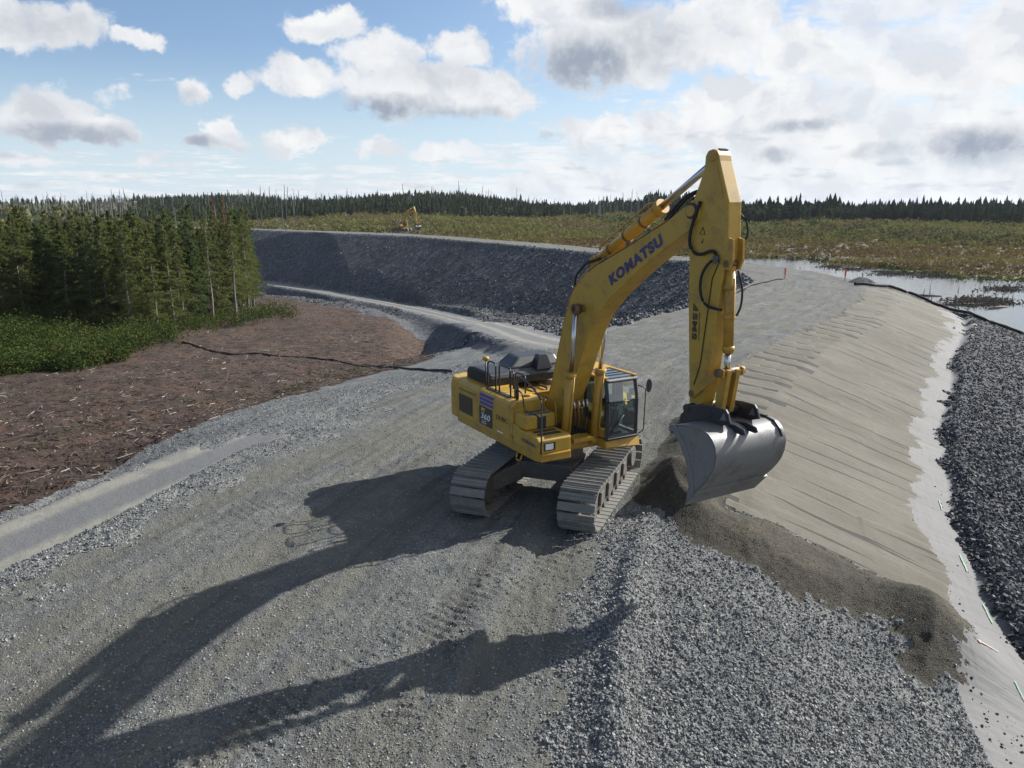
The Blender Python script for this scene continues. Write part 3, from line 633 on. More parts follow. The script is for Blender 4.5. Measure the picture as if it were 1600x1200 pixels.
def put_tree(i, x, y, z, s, sx, label, cat, group):
    kd, h, tr, cr = lib[i]
    o = bpy.data.objects.new({'spruce':'spruce_tree','larch':'larch_tree','rust':'rusty_tree'}[kd], None); C.objects.link(o)
    o.location = (x, y, z-.1); o.scale = (sx, sx, s); o.rotation_euler = (0, 0, random.uniform(0, 6.28))
    o['label'] = label; o['category'] = cat
    if group: o['group'] = group
    put('trunk', tr, None, o); put('crown', cr, None, o)
    return o
# the stand of trees: an irregular front row, then rows behind
front = [(-40,520,-4.6),(0,500,-5),(60,505,-5.2),(130,510,-5.4),(190,520,-5.5),(250,522,-5.8),(300,505,-6.4),(350,492,-7.3),(385,478,-8.6)]
FR = np.array([onz(*p) for p in front])
random.seed(3); spots = []
tries = 0
while len(spots) < 230 and tries < 30000:
    tries += 1
    t = random.random()*(len(FR)-1); i = int(t); p = FR[i]*(1-(t-i))+FR[i+1]*(t-i); back = random.random()**1.3*46
    n_ = p/np.linalg.norm(p); x = p[0]+n_[0]*back+random.uniform(-2, 2); y = p[1]+n_[1]*back
    if abs(math.degrees(math.atan2(x, y))) < 17.6+ back*.012: continue
    if segdist(np.array([x]), np.array([y]), LROAD)[0][0] < 9: continue
    if min([math.hypot(x-a, y-b) for a, b, *_ in spots] or [9]) < 1.75: continue
    spots.append((x, y, back))
sz_, szn, _ = terrain([s[0] for s in spots], [s[1] for s in spots], False)
order = ['in the dark thick stand left of the platform', ]
for k, ((x, y, back), z) in enumerate(zip(spots, sz_)):
    azd = math.degrees(math.atan2(x, y)); right_end = azd > -24.5
    i = random.choice((3,4,5,3,4,6,2,0) if right_end else (0,1,3,4,5,3,4,1,5))
    s = random.uniform(.80, 1.06)
    # keep tops near the height the stand reaches
    D = math.hypot(x, y); top = HC-.9+D*(math.tan(R(.45+.5*random.random()-1.6*random.random()**2)) if back < 40 else 0.)
    want = max(6., top-z); s = np.clip(want/lib[i][1], .55, 1.35)*random.uniform(.86, 1.0)
    kd = lib[i][0]; row = 'at its front edge' if back < 7 else 'in its middle' if back < 24 else 'toward its back'
    lab = {'spruce': 'dark green spruce in the thick stand left of the platform, '+row, 'larch': 'feathery yellow-green larch in the stand left of the platform, '+row, 'rust': ''}[kd]
    put_tree(i, x, y, z, s, min(1.1, s*1.02), lab, 'tree', ('spruces ' if kd == 'spruce' else 'larches ')+row.replace('its', 'the')+' of the stand')
for px, lab in ((342, 'tall thin rust-brown conifer rising above the right part of the stand'), (362, 'pointed rusty conifer, the tallest at the right end of the stand')):
    x, y = onz(px, 470, -7.6); z = terrain([x], [y], False)[0][0]; h = HC+1.5-z
    put_tree(7, x, y, z, h/17*1.02, .9, lab, 'tree', None)
for px, py, hgt, lab in ((368, 487, 15.2, 'bare pale trunk with sparse needles at the right end of the stand'), (276, 505, 11, 'half dead larch with exposed grey trunk in front of the stand'), (130, 515, 9, 'slim grey trunk standing in the dark gap of the stand')):
    x, y = onz(px, py, -6.5); z = terrain([x], [y], False)[0][0]
    o = put_tree(6, x, y, z, hgt/16, 1., lab, 'tree', None)

# dead standing trunks along the skyline
def snag_mesh(h, seed):
    random.seed(seed); tb_ = [tube_np([(0.03*h*math.sin(seed)*t*t, .02*h*t, h*t) for t in (0, .3, .6, .85, 1)], [.15, .13, .10, .07, .035], 5)]
    for k in range(9):
        z = random.uniform(.35, .97)*h; a = random.uniform(0, 6.28); L = random.uniform(.3, 1.2)*(1.15-z/h)+.2
        b0 = Vector((0.03*h*math.sin(seed)*(z/h)**2, .02*z, z)); tb_.append(tube_np([b0, b0+Vector((math.cos(a)*L, math.sin(a)*L, random.uniform(-.1, .35)*L))], [.04, .015], 3))
    return join_tubes('dead_tree', tb_)
m_snag, _, _ = principled('weathered_wood', (.16,.15,.15), .9)
snags = [snag_mesh(h, s) for h, s in ((9, 1), (11, 2), (7.5, 3), (12.5, 4), (10, 5))]
for s_ in snags: s_.materials.append(m_snag)
random.seed(21); bands = [(0, 215, 78, 430, 600), (200, 470, 44, 430, 640), (380, 860, 70, 480, 700), (860, 1010, 34, 400, 560), (1010, 1100, 6, 420, 500), (400, 480, 6, 300, 400), (180, 420, 10, 300, 380)]
P_ = []
for p0, p1, n, d0, d1 in bands:
    for k in range(n):
        px = random.uniform(p0, p1); D = random.uniform(d0, d1); a = math.atan((px-800)/1200); P_.append((math.sin(a)*D, math.cos(a)*D, px))
zz = terrain([p[0] for p in P_], [p[1] for p in P_], False)[0]
for (x, y, px), z in zip(P_, zz):
    o = put('dead_tree', random.choice(snags)); D = math.hypot(x, y); o.location = (x, y, z-.3)
    sc_ = random.uniform(.75, 1.3)*(1+.25*(px < 240)); th = random.uniform(1.3, 2.2)*D/480; o.scale = (th, th, sc_); o.rotation_euler = (random.uniform(-.05, .05), random.uniform(-.06, .06), random.uniform(0, 6.28))
    part_ = 'the far left skyline' if px < 470 else 'the dark ridge behind the far excavator' if px < 860 else 'the low hill behind the boom'
    o['label'] = 'bare grey dead trunk standing on '+part_; o['category'] = 'dead tree'; o['group'] = 'dead trunks on '+part_

# far forest as one mass
def far_forest():
    n = 30000; a = np.radians(rng.uniform(-38, 37, n)); u = rng.random(n); r = 400+500*u**1.3; x = np.sin(a)*r; y = np.cos(a)*r
    px = 800+1200*np.tan(a); dmin = np.interp(px, [0, 180, 420, 480, 560, 700, 850, 900, 960, 1010, 1060, 1160, 1300, 1450, 1600], [500, 470, 430, 440, 450, 440, 440, 450, 500, 450, 430, 405, 430, 420, 430])
    k = r > dmin+fbm(x, y, .02, 3, 99)*30; k &= ~((px < 230) & (rng.random(n) < .72)); k &= ~((px > 440) & (px < 545) & (r > 620) & (rng.random(n) < .6))
    x, y, r, px = x[k], y[k], r[k], px[k]; n = len(x)
    z = terrain(x, y, False)[0]
    h = rng.uniform(4.0, 7.5, n)*np.where(px > 1000, 1.45, 1.)*np.where(px < 480, .9, 1.); h *= .8+.5*np.clip(fbm(x, y, .03, 3, 98)+.5, 0, 1); w_ = h*rng.uniform(.16, .34, n)
    kindf = np.where(px > 1000, rng.random(n)*.8+.2, rng.random(n)); tiers = 6; seg = 5; K = tiers*(seg+1); h = h*np.where(kindf < .45, rng.uniform(.8, 1.25, n), rng.uniform(.65, .95, n))
    ang = np.arange(seg)*2*math.pi/seg
    co = np.zeros((n, K, 3)); fs = []
    for t in range(tiers):
        zt = .12+.86*t/tiers; tip = np.where(kindf < .45, min(1., zt+.30), min(1., zt+.10)); rr = np.where(rng.random(n) < 1, np.where(kindf < .45, (1-zt)**.8, (1-zt*zt)**.5*(.55+.45*min(1, zt*3))), 0)
        jr = rng.uniform(.55, 1.25, (n, seg)); an = ang[None]+rng.uniform(0, 6.28, n)[:, None]
        b0 = t*(seg+1)
        co[:, b0:b0+seg, 0] = np.cos(an)*jr*(w_*rr)[:, None]; co[:, b0:b0+seg, 1] = np.sin(an)*jr*(w_*rr)[:, None]; co[:, b0:b0+seg, 2] = h[:, None]*(zt+rng.uniform(-.05, .03, (n, seg)))
        co[:, b0+seg, 2] = h*tip
        for k2 in range(seg): fs.append((b0+k2, b0+(k2+1) % seg, b0+seg))
    co += np.stack([x, y, z-.2], -1)[:, None]
    f = (np.array(fs)[None]+(np.arange(n)*K)[:, None, None]).reshape(-1, 3)
    put('far_forest', np_mesh('far_forest', co.reshape(-1, 3), f, False, {'rnd': np.repeat(rng.random(n), K)}), leaf_mat('distant_needles', (.020,.030,.019), (.05,.063,.031), (.028,.04,.024), .012, .1), kind='stuff', label='dark spruce forest along the skyline')
far_forest()
#PART2
# ------------------------------------------------------------------ excavators
M['yellow'] = painted('yellow_paint', (.54,.31,.04), .42, .55, (.19,.12,.055))
M['yellow_clean'] = painted('yellow_panel', (.58,.355,.045), .42, .60, (.25,.16,.07))
M['black'] = painted('black_paint', (.022,.024,.028), .42, .25, (.09,.085,.08))
M['plastic'] = painted('dark_frame', (.018,.02,.024), .35, .15, (.08,.08,.075))
M['steel'] = painted('worn_track_steel', (.24,.235,.22), .62, .8, (.36,.335,.285), .1, 5)
M['iron'] = painted('dusty_iron', (.13,.12,.11), .7, .9, (.22,.20,.17), .1, 3)
M['bucketm'] = painted('bucket_steel', (.27,.27,.275), .50, .8, (.16,.155,.145), .5, 1.6)
M['chrome'] = principled('chrome_rod', (.55,.55,.55), .28, 1.)[0]
M['grease'] = painted('greasy_pin', (.16,.10,.045), .5, .8, (.03,.025,.02), .2, 8)
M['hose'] = principled('rubber_hose', (.014,.014,.015), .8)[0]
M['blue'] = principled('blue_decal', (.035,.05,.32), .4)[0]
M['navy'] = principled('navy_lettering', (.03,.03,.12), .4)[0]
M['white'] = principled('white_decal', (.75,.76,.77), .4)[0]
M['lens'] = principled('lamp_lens', (.7,.72,.74), .15)[0]
M['seatm'] = principled('seat_fabric', (.035,.035,.04), .9)[0]
def glass_mat():
    m = bpy.data.materials.new('cab_glass'); m.use_nodes = True; t = NT(m.node_tree); m.node_tree.nodes.clear()
    tr = t.n('ShaderNodeBsdfTransparent', {'Color': (.72,.86,.80,1)}); gl = t.n('ShaderNodeBsdfGlossy', {'Color': (1,1,1,1), 'Roughness': .03})
    f = t.n('ShaderNodeFresnel', {'IOR': 1.5}).outputs[0]
    t.n('ShaderNodeOutputMaterial', {0: t.n('ShaderNodeMixShader', {0: t.m('ADD', f, .05), 1: tr.outputs[0], 2: gl.outputs[0]}).outputs[0]}); return m
M['glass'] = glass_mat()

class MB:
    def __init__(s, tf=None): s.v = []; s.f = []; s.tf = tf; s.sm = []
    def add(s, V, F, smooth=False):
        o = len(s.v); s.v += [tuple(s.tf(p) if s.tf else p) for p in V]; s.f += [tuple(i+o for i in q) for q in F]; s.sm += [smooth]*len(F); return s
    def box(s, x0, x1, y0, y1, z0, z1):
        V = [(x0,y0,z0),(x1,y0,z0),(x1,y1,z0),(x0,y1,z0),(x0,y0,z1),(x1,y0,z1),(x1,y1,z1),(x0,y1,z1)]
        return s.add(V, [(0,3,2,1),(4,5,6,7),(0,1,5,4),(1,2,6,5),(2,3,7,6),(3,0,4,7)])
    def prism(s, P, y0, y1, smooth=False):          # profile in x,z pushed along y
        n = len(P); V = [(x, y0, z) for x, z in P]+[(x, y1, z) for x, z in P]
        s.add(V, [tuple(range(n))[::-1], tuple(range(n, 2*n))]); o = len(s.v)-2*n
        s.f += [(o+i, o+(i+1) % n, o+n+(i+1) % n, o+n+i) for i in range(n)]; s.sm += [smooth]*n; return s
    def plan(s, P, z0, z1):
        n = len(P); V = [(x, y, z0) for x, y in P]+[(x, y, z1) for x, y in P]
        return s.add(V, [tuple(range(n))[::-1], tuple(range(n, 2*n))]+[(i, (i+1) % n, n+(i+1) % n, n+i) for i in range(n)])
    def tube(s, path, r, seg=8, caps=True):
        rr = r if isinstance(r, (list, tuple)) else [r]*len(path)
        V, F = tube_np([Vector(p) for p in path], rr, seg)
        s.add([tuple(v) for v in V], F, True); o = len(s.v)-len(V); n = len(V)
        if caps: s.f += [tuple(o+k for k in range(seg))[::-1], tuple(o+n-seg+k for k in range(seg))]; s.sm += [False]*2
        return s
    def curve(s, pts, r, seg=8):                    # smooth hose through the points
        P = [Vector(p) for p in pts]; P = [P[0]*2-P[1]]+P+[P[-1]*2-P[-2]]; out = []
        for i in range(1, len(P)-2):
            a, b, c, d_ = P[i-1:i+3]
            for t in (0, .25, .5, .75): out.append(.5*((2*b)+(c-a)*t+(2*a-5*b+4*c-d_)*t*t+(3*b-a-3*c+d_)*t**3))
        return s.tube(out+[P[-2]], r, seg)
    def bend(s, pts, r, seg=6, rad=.12):            # tube with rounded corners
        pts = [Vector(p) for p in pts]; out = [pts[0]]
        for a, b, c in zip(pts, pts[1:], pts[2:]):
            u = (a-b); v = (c-b); k = min(rad, u.length*.45, v.length*.45); u.normalize(); v.normalize(); A = b+u*k; B_ = b+v*k
            for t in (0, .25, .5, .75, 1): out.append(A.lerp(b, t).lerp(b.lerp(B_, t), t))
        out.append(pts[-1]); return s.tube(out, r, seg)
    def build(s, name, mat, parent, bevel=0., label=None):
        me = bpy.data.meshes.new(name); me.from_pydata(s.v, [], s.f); me.polygons.foreach_set('use_smooth', s.sm)
        b = bmesh.new(); b.from_mesh(me); bmesh.ops.recalc_face_normals(b, faces=b.faces); b.to_mesh(me); b.free()
        o = put(name, me, mat, parent)
        if bevel:
            md = o.modifiers.new('bevel', 'BEVEL'); md.width = bevel; md.segments = 2; md.limit_method = 'ANGLE'; md.angle_limit = R(35)
        if label: o['label'] = label
        return o
def text_mesh(txt, size, bold=.02, shear=0., sx=1.):
    cu = bpy.data.curves.new('t', 'FONT'); cu.body = txt; cu.size = size; cu.offset = bold*size; cu.shear = shear; cu.extrude = .0025; cu.space_character = 1.05+bold*2
    ob = bpy.data.objects.new('t', cu); C.objects.link(ob); bpy.context.view_layer.update()
    me = bpy.data.meshes.new_from_object(ob.evaluated_get(bpy.context.evaluated_depsgraph_get())); bpy.data.objects.remove(ob)
    v = np.array([p.co[:] for p in me.vertices]); v[:, 0] -= v[:, 0].min(); v[:, 0] *= sx; return me, v
def letters(name, txt, length, height, org, u, v, mat, parent, bold=.02, shear=0., tf=None):
    """lettering laid on a face: org lower-left corner, u reading direction, v up"""
    me, c = text_mesh(txt, 1., bold, shear); sx = length/np.ptp(c[:, 0]); c[:, 1] -= c[:, 1].min(); sy = height/np.ptp(c[:, 1])
    u = Vector(u).normalized(); v = Vector(v).normalized(); n = u.cross(v)
    for p, q in zip(me.vertices, c):
        w_ = Vector(org)+u*q[0]*sx+v*q[1]*sy+n*q[2]; p.co = Vector(tf(tuple(w_))) if tf else w_
    return put(name, me, mat, parent)

def make_excavator(label, loc, head, under, b=0., a=0., k=0., near=True):
    root = bpy.data.objects.new('excavator', None); C.objects.link(root); root.location = loc; root.rotation_euler = (0, 0, head); root.scale = (1,1,1) if near else (1.1,1.1,1.1)
    root['label'] = label; root['category'] = 'excavator'
    du = under-head; cu_, su_ = math.cos(du), math.sin(du); tu = lambda p: (p[0]*cu_-p[1]*su_, p[0]*su_+p[1]*cu_, p[2])
    def rot(p, c, ang):
        x, z = p[0]-c[0], p[2]-c[1]; cc, ss = math.cos(ang), math.sin(ang); return (c[0]+x*cc-z*ss, p[1], c[1]+x*ss+z*cc)
    FOOT = (.15, 2.05); PIV = (4.80, 7.03); BP = (5.08, 3.40)
    tb = lambda p: rot(p, FOOT, b)
    p0 = tb((PIV[0], 0, PIV[1])); ta = lambda p: rot((p[0]+p0[0]-PIV[0], p[1], p[2]+p0[2]-PIV[1]), (p0[0], p0[2]), a)
    q0 = ta((BP[0], 0, BP[1])); tk = lambda p: (lambda q: rot((q[0], q[1], q[2]), (q0[0], q0[2]), k))(ta(p))
    # ---- undercarriage
    rr, zc_, xc = .50, .53, 1.98
    per = 4*xc+2*math.pi*rr; NS = 48
    def path(t):
        t %= per
        if t < 2*xc: return (xc-t, .03), (-1, 0)
        t -= 2*xc
        if t < math.pi*rr: an = -math.pi/2-t/rr; return (-xc+rr*math.cos(an), zc_+rr*math.sin(an)), (math.sin(an), -math.cos(an))
        t -= math.pi*rr
        if t < 2*xc: return (-xc+t, zc_+rr-.028*math.sin(math.pi*t/(2*xc))), (1, 0)
        t -= 2*xc; an = math.pi/2-t/rr; return (xc+rr*math.cos(an), zc_+rr*math.sin(an)), (math.sin(an), -math.cos(an))
    for sy in (-1.31, 1.31):
        mb = MB(tu); hw = .43
        for i in range(NS):
            (x, z), (tx, tz) = path(per*i/NS); nx, nz = -tz, tx    # outward normal of the loop
            cx = 0; 
            if (x*nx+(z-zc_)*nz) < 0: nx, nz = -nx, -nz
            def bx(l0, l1, h0, h1, w_):
                P = [(x+tx*l+nx*h, z+tz*l+nz*h) for l, h in ((l0, h0), (l1, h0), (l1, h1), (l0, h1))]; mb.prism(P, sy-w_, sy+w_)
            bx(-.094, .094, -.018, .012, hw)
            bx(.055, .078, .012, .058, hw); bx(-.03, -.015, .012, .030, hw); bx(-.097, -.088, .012, .030, hw)
            if near: bx(-.09, .09, -.10, -.018, .09) ; bx(-.04, .04, .012, .016, .03)
        tr = mb.build('track', M['steel'], root)
        f = MB(tu); f.prism([(-1.75,.2),(1.75,.2),(1.9,.42),(1.6,.74),(1.0,.80),(-1.2,.84),(-1.7,.72)], sy-.20, sy+.20)
        sg = 1 if sy > 0 else -1
        for x in (-1.1, -.35, .45, 1.15): f.prism([(x-.17,.30),(x+.17,.30),(x+.12,.62),(x-.12,.62)], sy+sg*.2, sy+sg*.27)
        f.prism([(-1.7,.80),(1.65,.74),(1.65,.78),(-1.7,.86)], sy-.27, sy+.27)
        f.build('track_frame', M['iron'], tr, .02)
        for nm, x, r in (('idler', 1.98, .44), ('sprocket', -1.98, .42)):
            g = MB(tu); g.tube([(x, sy-.07, zc_), (x, sy+.07, zc_)], r, 28); g.tube([(x, sy-.24, zc_), (x, sy+.24, zc_)], .19, 18)
            if nm == 'sprocket': g.tube([(x, sy-.3, zc_), (x, sy+.3, zc_)], .27, 20)
            g.build(nm, M['iron'], tr)
        for x in np.linspace(-1.5, 1.5, 8 if near else 4):
            MB(tu).tube([(x, sy-.2, .16), (x, sy+.2, .16)], .11, 12).build('roller', M['iron'], tr)
        for x in (-.6, .8): MB(tu).tube([(x, sy-.16, .90), (x, sy+.16, .90)], .07, 12).build('carrier_roller', M['iron'], tr)
    f = MB(tu); f.prism([(-.75,.55),(.75,.55),(.8,1.0),(-.8,1.0)], -.75, .75)
    for sx in (-1, 1):
        for s2 in (-1, 1):
            V = [(sx*.25, s2*.6, .5), (sx*.8, s2*.6, .5), (sx*1.35, s2*1.15, .3), (sx*.8, s2*1.15, .3), (sx*.25, s2*.6, 1.0), (sx*.8, s2*.6, 1.0), (sx*1.35, s2*1.15, .72), (sx*.8, s2*1.15, .72)]
            f.add(V, [(0,1,2,3),(4,5,6,7),(0,1,5,4),(1,2,6,5),(2,3,7,6),(3,0,4,7)])
    cb = f.build('undercarriage_frame', M['iron'], root, .03)
    MB().tube([(0,0,.95),(0,0,1.42)], .72, 36).build('slewing_ring', M['iron'], root)
    # ---- revolving frame, counterweight, housings
    Y0, Y1 = -1.45, 1.45
    f = MB()
    f.plan([(-2.6,Y0),(1.38,Y0),(1.56,-1.38),(1.58,-.58),(1.05,-.56),(1.05,.46),(1.48,.48),(1.5,1.42),(1.38,Y1),(-2.6,Y1)], 1.45, 1.655)
    f.plan([(-2.0,-.9),(.9,-.9),(.9,.9),(-2.0,.9)], 1.36, 1.45)
    rf = f.build('revolving_frame', M['yellow'], root, .02)
    MB().box(-.9, 1.05, -.55, .46, 1.66, 1.70).build('deck_plate', M['iron'], rf)
    prof = [(-2.55,-1.47),(-2.95,-1.46),(-3.12,-1.36),(-3.28,-1.05),(-3.38,-.5),(-3.4,0),(-3.38,.5),(-3.28,1.05),(-3.12,1.36),(-2.95,1.46),(-2.55,1.47)]
    cw = MB(); n = len(prof); zs = [(1.52,.97),(1.60,1.),(2.40,1.),(2.56,.985),(2.62,.95)]
    V = [(-2.55+(x+2.55)*s_, y*s_, z) for z, s_ in zs for x, y in prof]; F = []
    for i in range(len(zs)-1):
        for j in range(n): F.append((i*n+j, i*n+(j+1) % n, (i+1)*n+(j+1) % n, (i+1)*n+j))
    F += [tuple(range(n)), tuple(range((len(zs)-1)*n, len(zs)*n))]
    cwo = cw.add(V, F).build('counterweight', M['yellow_clean'], root, .03)
    # right-hand housing with rounded shoulder; x runs along, profile in y,z
    def hull(x0, x1, prf): 
        V = [(x0, y, z) for y, z in prf]+[(x1, y, z) for y, z in prf]; n = len(prf)
        return V, [tuple(range(n))[::-1], tuple(range(n, 2*n))]+[(i, (i+1) % n, n+(i+1) % n, n+i) for i in range(n)]
    sh = [(-1.47,1.66),(-1.47,2.42),(-1.455,2.52),(-1.41,2.58),(-1.33,2.61),(-.55,2.61),(-.55,1.66)]
    pn = MB()
    for x0, x1 in ((-2.545,-1.375),(-1.37,-.47),(-.465,.265)): pn.add(*hull(x0, x1, sh))
    V, F = hull(.27, .40, sh); pn.add(V, F)
    hs = pn.build('side_housing', M['yellow_clean'], root, .012)
    g = MB(); 
    for i in range(13): 
        z = 1.80+i*.036; g.box(-2.43, -1.68, -1.485, -1.474, z, z+.020)
    g.build('grille', M['black'], hs)
    MB().box(-2.46, -1.65, -1.4735, -1.4715, 1.78, 2.27).build('grille_frame', painted('grille_dark', (.20,.12,.03), .6), hs)
    MB().box(-2.44, -1.46, -1.4745, -1.4715, 2.37, 2.425).build('slot', painted('slot_dark', (.22,.14,.045), .6), hs)
    MB().box(-1.76+.0, -1.74, -1.480, -1.474, 1.95, 2.05).build('latch', M['black'], hs)
    st = MB()
    for z0 in (2.245, 2.35, 2.455):
        st.add([(-1.27+.10*(z0-2.2), -1.4745, z0), (-.60+.05, -1.4745, z0), (-.57+.05, -1.4745, z0+.075), (-1.25+.10*(z0-2.2), -1.4745, z0+.075)], [(0,1,2,3)])
    st.build('stripes', M['blue'], hs)
    MB().box(-1.28, -.58, -1.4745, -1.471, 1.72, 2.20).build('number_plate', M['black'], hs)
    if near:
        letters('lettering', 'PC', .20, .10, (-1.16,-1.478,2.06), (1,0,0), (0,0,1), principled('yellow_decal', (.7,.55,.15), .4)[0], hs, .03, .2)
        letters('lettering', '360', .48, .155, (-1.18,-1.478,1.875), (1,0,0), (0,0,1), M['white'], hs, .012, .15)
        letters('lettering', 'LCi', .24, .085, (-1.14,-1.478,1.755), (1,0,0), (0,0,1), M['white'], hs, .01, .15)
        letters('lettering', 'DUBC', .56, .115, (-.38,-1.476,2.04), (1,0,0), (0,0,1), principled('red_decal', (.12,.03,.02), .5)[0], hs, .005, 0.)
        letters('lettering', '711', .16, .075, (.30,-1.470,1.74), (1,0,0), (0,0,1), principled('dark_decal', (.05,.02,.02), .5)[0], hs, .005, 0.)
        MB().box(-.34, -.06, -1.4745, -1.4715, 1.73, 1.765).build('sticker', M['white'], hs)
    # inner deck between the housings
    MB().box(-2.545, -.85, -.545, 1.2, 1.66, 2.44).build('centre_housing', M['yellow'], root, .02)
    m_ = MB(); 
    for y in (-.35, .0, .35): m_.tube([(-1.3, y, 2.5), (-.95, y, 2.5), (-.8, y, 2.2), (-.6, y*.8, 1.9)], .035, 8)
    m_.box(-.85, -.25, -.52, .3, 1.70, 2.12); m_.box(-.75, -.4, -.35, .1, 2.12, 2.3)
    m_.build('control_valve', M['iron'], root, .015)
    # hood across the rear
    hd = MB(); P = [(-2.72,2.61),(-2.72,2.80),(-2.60,2.93),(-2.3,2.97),(-1.50,2.95),(-1.38,2.90),(-1.33,2.80),(-1.33,2.61)]
    hd.prism(P, -1.10, 1.38); hood = hd.build('engine_hood', M['black'], root, .03)
    g = MB()
    for r_ in range(3):
        for c_ in range(7): g.box(-2.62+c_*.14, -2.52+c_*.14, -1.112, -1.098, 2.67+r_*.075, 2.715+r_*.075)
    g.build('vent', M['seatm'], hood)
    g = MB(); 
    for y in np.arange(-.9, 1.3, .2): g.box(-1.332, -1.322, y, y+.12, 2.70, 2.74)
    g.build('vent', M['seatm'], hood)
    hp = MB(); V = [(-2.55,-.25,2.95),(-1.55,-.45,2.95),(-1.55,1.2,2.95),(-2.55,1.2,2.95),(-2.45,.05,3.22),(-1.75,-.05,3.22),(-1.75,1.1,3.22),(-2.45,1.1,3.22)]
    hp.add(V, [(0,1,2,3),(4,5,6,7),(0,1,5,4),(1,2,6,5),(2,3,7,6),(3,0,4,7)]); hp.build('hood_bulge', M['black'], hood, .06)
    V = [(-1.72,.28,2.9),(-1.32,.28,2.9),(-1.32,.78,2.9),(-1.72,.78,2.9),(-1.58,.38,3.30),(-1.42,.38,3.30),(-1.42,.66,3.30),(-1.58,.66,3.30)]
    MB().add(V, [(0,1,2,3),(4,5,6,7),(0,1,5,4),(1,2,6,5),(2,3,7,6),(3,0,4,7)]).build('exhaust_stack', M['plastic'], hood, .02)
    # front right steps
    lb = MB(); P = [(.405,1.66),(.405,2.12),(.55,2.10),(.70,2.05),(.86,2.035),(1.50,2.02),(1.56,1.96),(1.56,1.66)]
    lb.prism(P, -1.465, -.585); lo = lb.build('tool_box', M['yellow_clean'], root, .02)
    MB().box(.410, .93, -1.42, -.60, 2.05, 2.38).build('step_box', M['yellow_clean'], root, .03)
    for x in (1.02, 1.24): MB().box(x, x+.13, -1.30, -.72, 2.028, 2.042).build('tread', M['black'], lo)
    for x in (.55, .74): MB().box(x, x+.10, -1.25, -.68, 2.376, 2.392).build('tread', M['black'], lo)
    MB().box(.932, .96, -1.10, -.88, 2.06, 2.34).build('access_panel', M['plastic'], lo)
    MB().box(1.558, 1.585, -1.31, -1.02, 1.72, 1.90).build('headlamp', M['plastic'], lo)
    MB().box(1.586, 1.592, -1.29, -1.08, 1.745, 1.875).build('lamp_lens', M['lens'], lo)
    MB().box(1.40, 1.60, -1.36, -.62, 1.60, 1.632).build('front_step', M['yellow'], rf)
    if near:
        letters('lettering', 'KOMATSU', .60, .085, (.84,-1.470,1.80), (1,0,-.03), (0.03,0,1), M['navy'], lo, .012, .1)
        MB().bend([(.62,-1.45,1.45),(.62,-1.5,1.30),(.82,-1.5,1.30),(.82,-1.45,1.45)], .02).build('foot_rung', M['yellow'], rf)
    # rails
    ry = -1.25
    rail = MB()
    rail.bend([(1.60,-1.42,1.68),(1.62,-1.42,1.9),(1.50,-1.35,2.9),(.85,ry,3.12),(.25,ry,3.22),(.25,ry,2.6)], .020, 6, .14)
    rail.bend([(.20,ry,2.62),(.20,ry,2.90),(.50,ry,2.82),(.58,ry,2.45),(1.53,-1.37,2.50)], .018, 6, .1)
    rail.build('handrail', M['black'], root)
    for x0, x1, y, zt in ((-1.21,-.80,ry,3.33),(-.62,-.06,ry,3.34),(-1.02,-.84,-.72,3.05),(-.60,-.12,-.80,3.1)):
        MB().bend([(x0,y,2.60),(x0,y,zt),(x1,y,zt),(x1,y,2.60)], .022, 6, .12).build('guard_rail', M['black'], root)
    MB().bend([(-1.21,ry,2.95),(-.80,ry,2.95)], .014).build('rail_bar', M['black'], root)
    MB().bend([(.05,-1.2,2.60),(.05,-1.2,2.95),(.22,-1.2,2.95),(.22,-1.2,2.62)], .016, 6, .06).build('guard_rail', M['black'], root)
    MB().box(-1.25, .0, -1.30, -1.18, 2.612, 2.635).build('rail_foot', M['black'], root)
    for x_, y_ in ((-1.9,-.8),(.0,-.8)): MB().tube([(x_,y_,2.6),(x_,y_,2.66)], .09, 14).build('filler_cap', M['yellow'] , root)
    g = MB(); g.tube([(-1.33,-1.25,2.6),(-1.33,-1.25,3.30)], .018, 6); g.build('antenna_mast', M['black'], root)
    MB().tube([(-1.33,-1.25,3.30),(-1.33,-1.25,3.34),(-1.33,-1.25,3.40),(-1.33,-1.25,3.42)], [.04,.09,.08,.03], 14).build('antenna', M['yellow'], root)
    MB().bend([(.42,-.62,2.38),(.42,-.62,2.75),(.95,-.62,2.68),(.98,-.6,2.05)], .016, 6, .14).build('handrail', M['yellow'], root)
    # ---- cab
    cab = MB(); cx0, cx1, cy0, cy1, cz0, cz1 = -.42, 1.50, .50, 1.42, 1.66, 3.15
    def rail_(p, q, r): 
        p = Vector(p); q = Vector(q); dv = (q-p).normalized(); u = dv.orthogonal().normalized()*r; v = dv.cross(u.normalized())*r
        cab.add([tuple(p+u+v), tuple(p-u+v), tuple(p-u-v), tuple(p+u-v), tuple(q+u+v), tuple(q-u+v), tuple(q-u-v), tuple(q+u-v)], [(0,1,2,3),(4,5,6,7),(0,1,5,4),(1,2,6,5),(2,3,7,6),(3,0,4,7)])
    for y in (cy0+.03, cy1-.03):
        rail_((1.46,y,1.66), (1.46,y,2.6), .045); rail_((1.46,y,2.6), (1.36,y,3.10), .045); rail_((1.36,y,3.10), (-.36,y,3.10), .045)
        rail_((.55,y,1.70), (.55,y,3.08), .04); rail_((-.38,y,1.70), (-.38,y,3.08), .06); rail_((1.46,y,1.70), (-.38,y,1.70), .05)
    rail_((1.36,cy0,3.08), (1.36,cy1,3.08), .045); rail_((1.47,cy0,1.70), (1.47,cy1,1.70), .05); rail_((-.38,cy0,3.08), (-.38,cy1,3.08), .05)
    cab.box(-.40, 1.44, cy0+.02, cy1-.02, 1.66, 1.72)
    cbo = cab.build('cab', M['plastic'], root, .012)
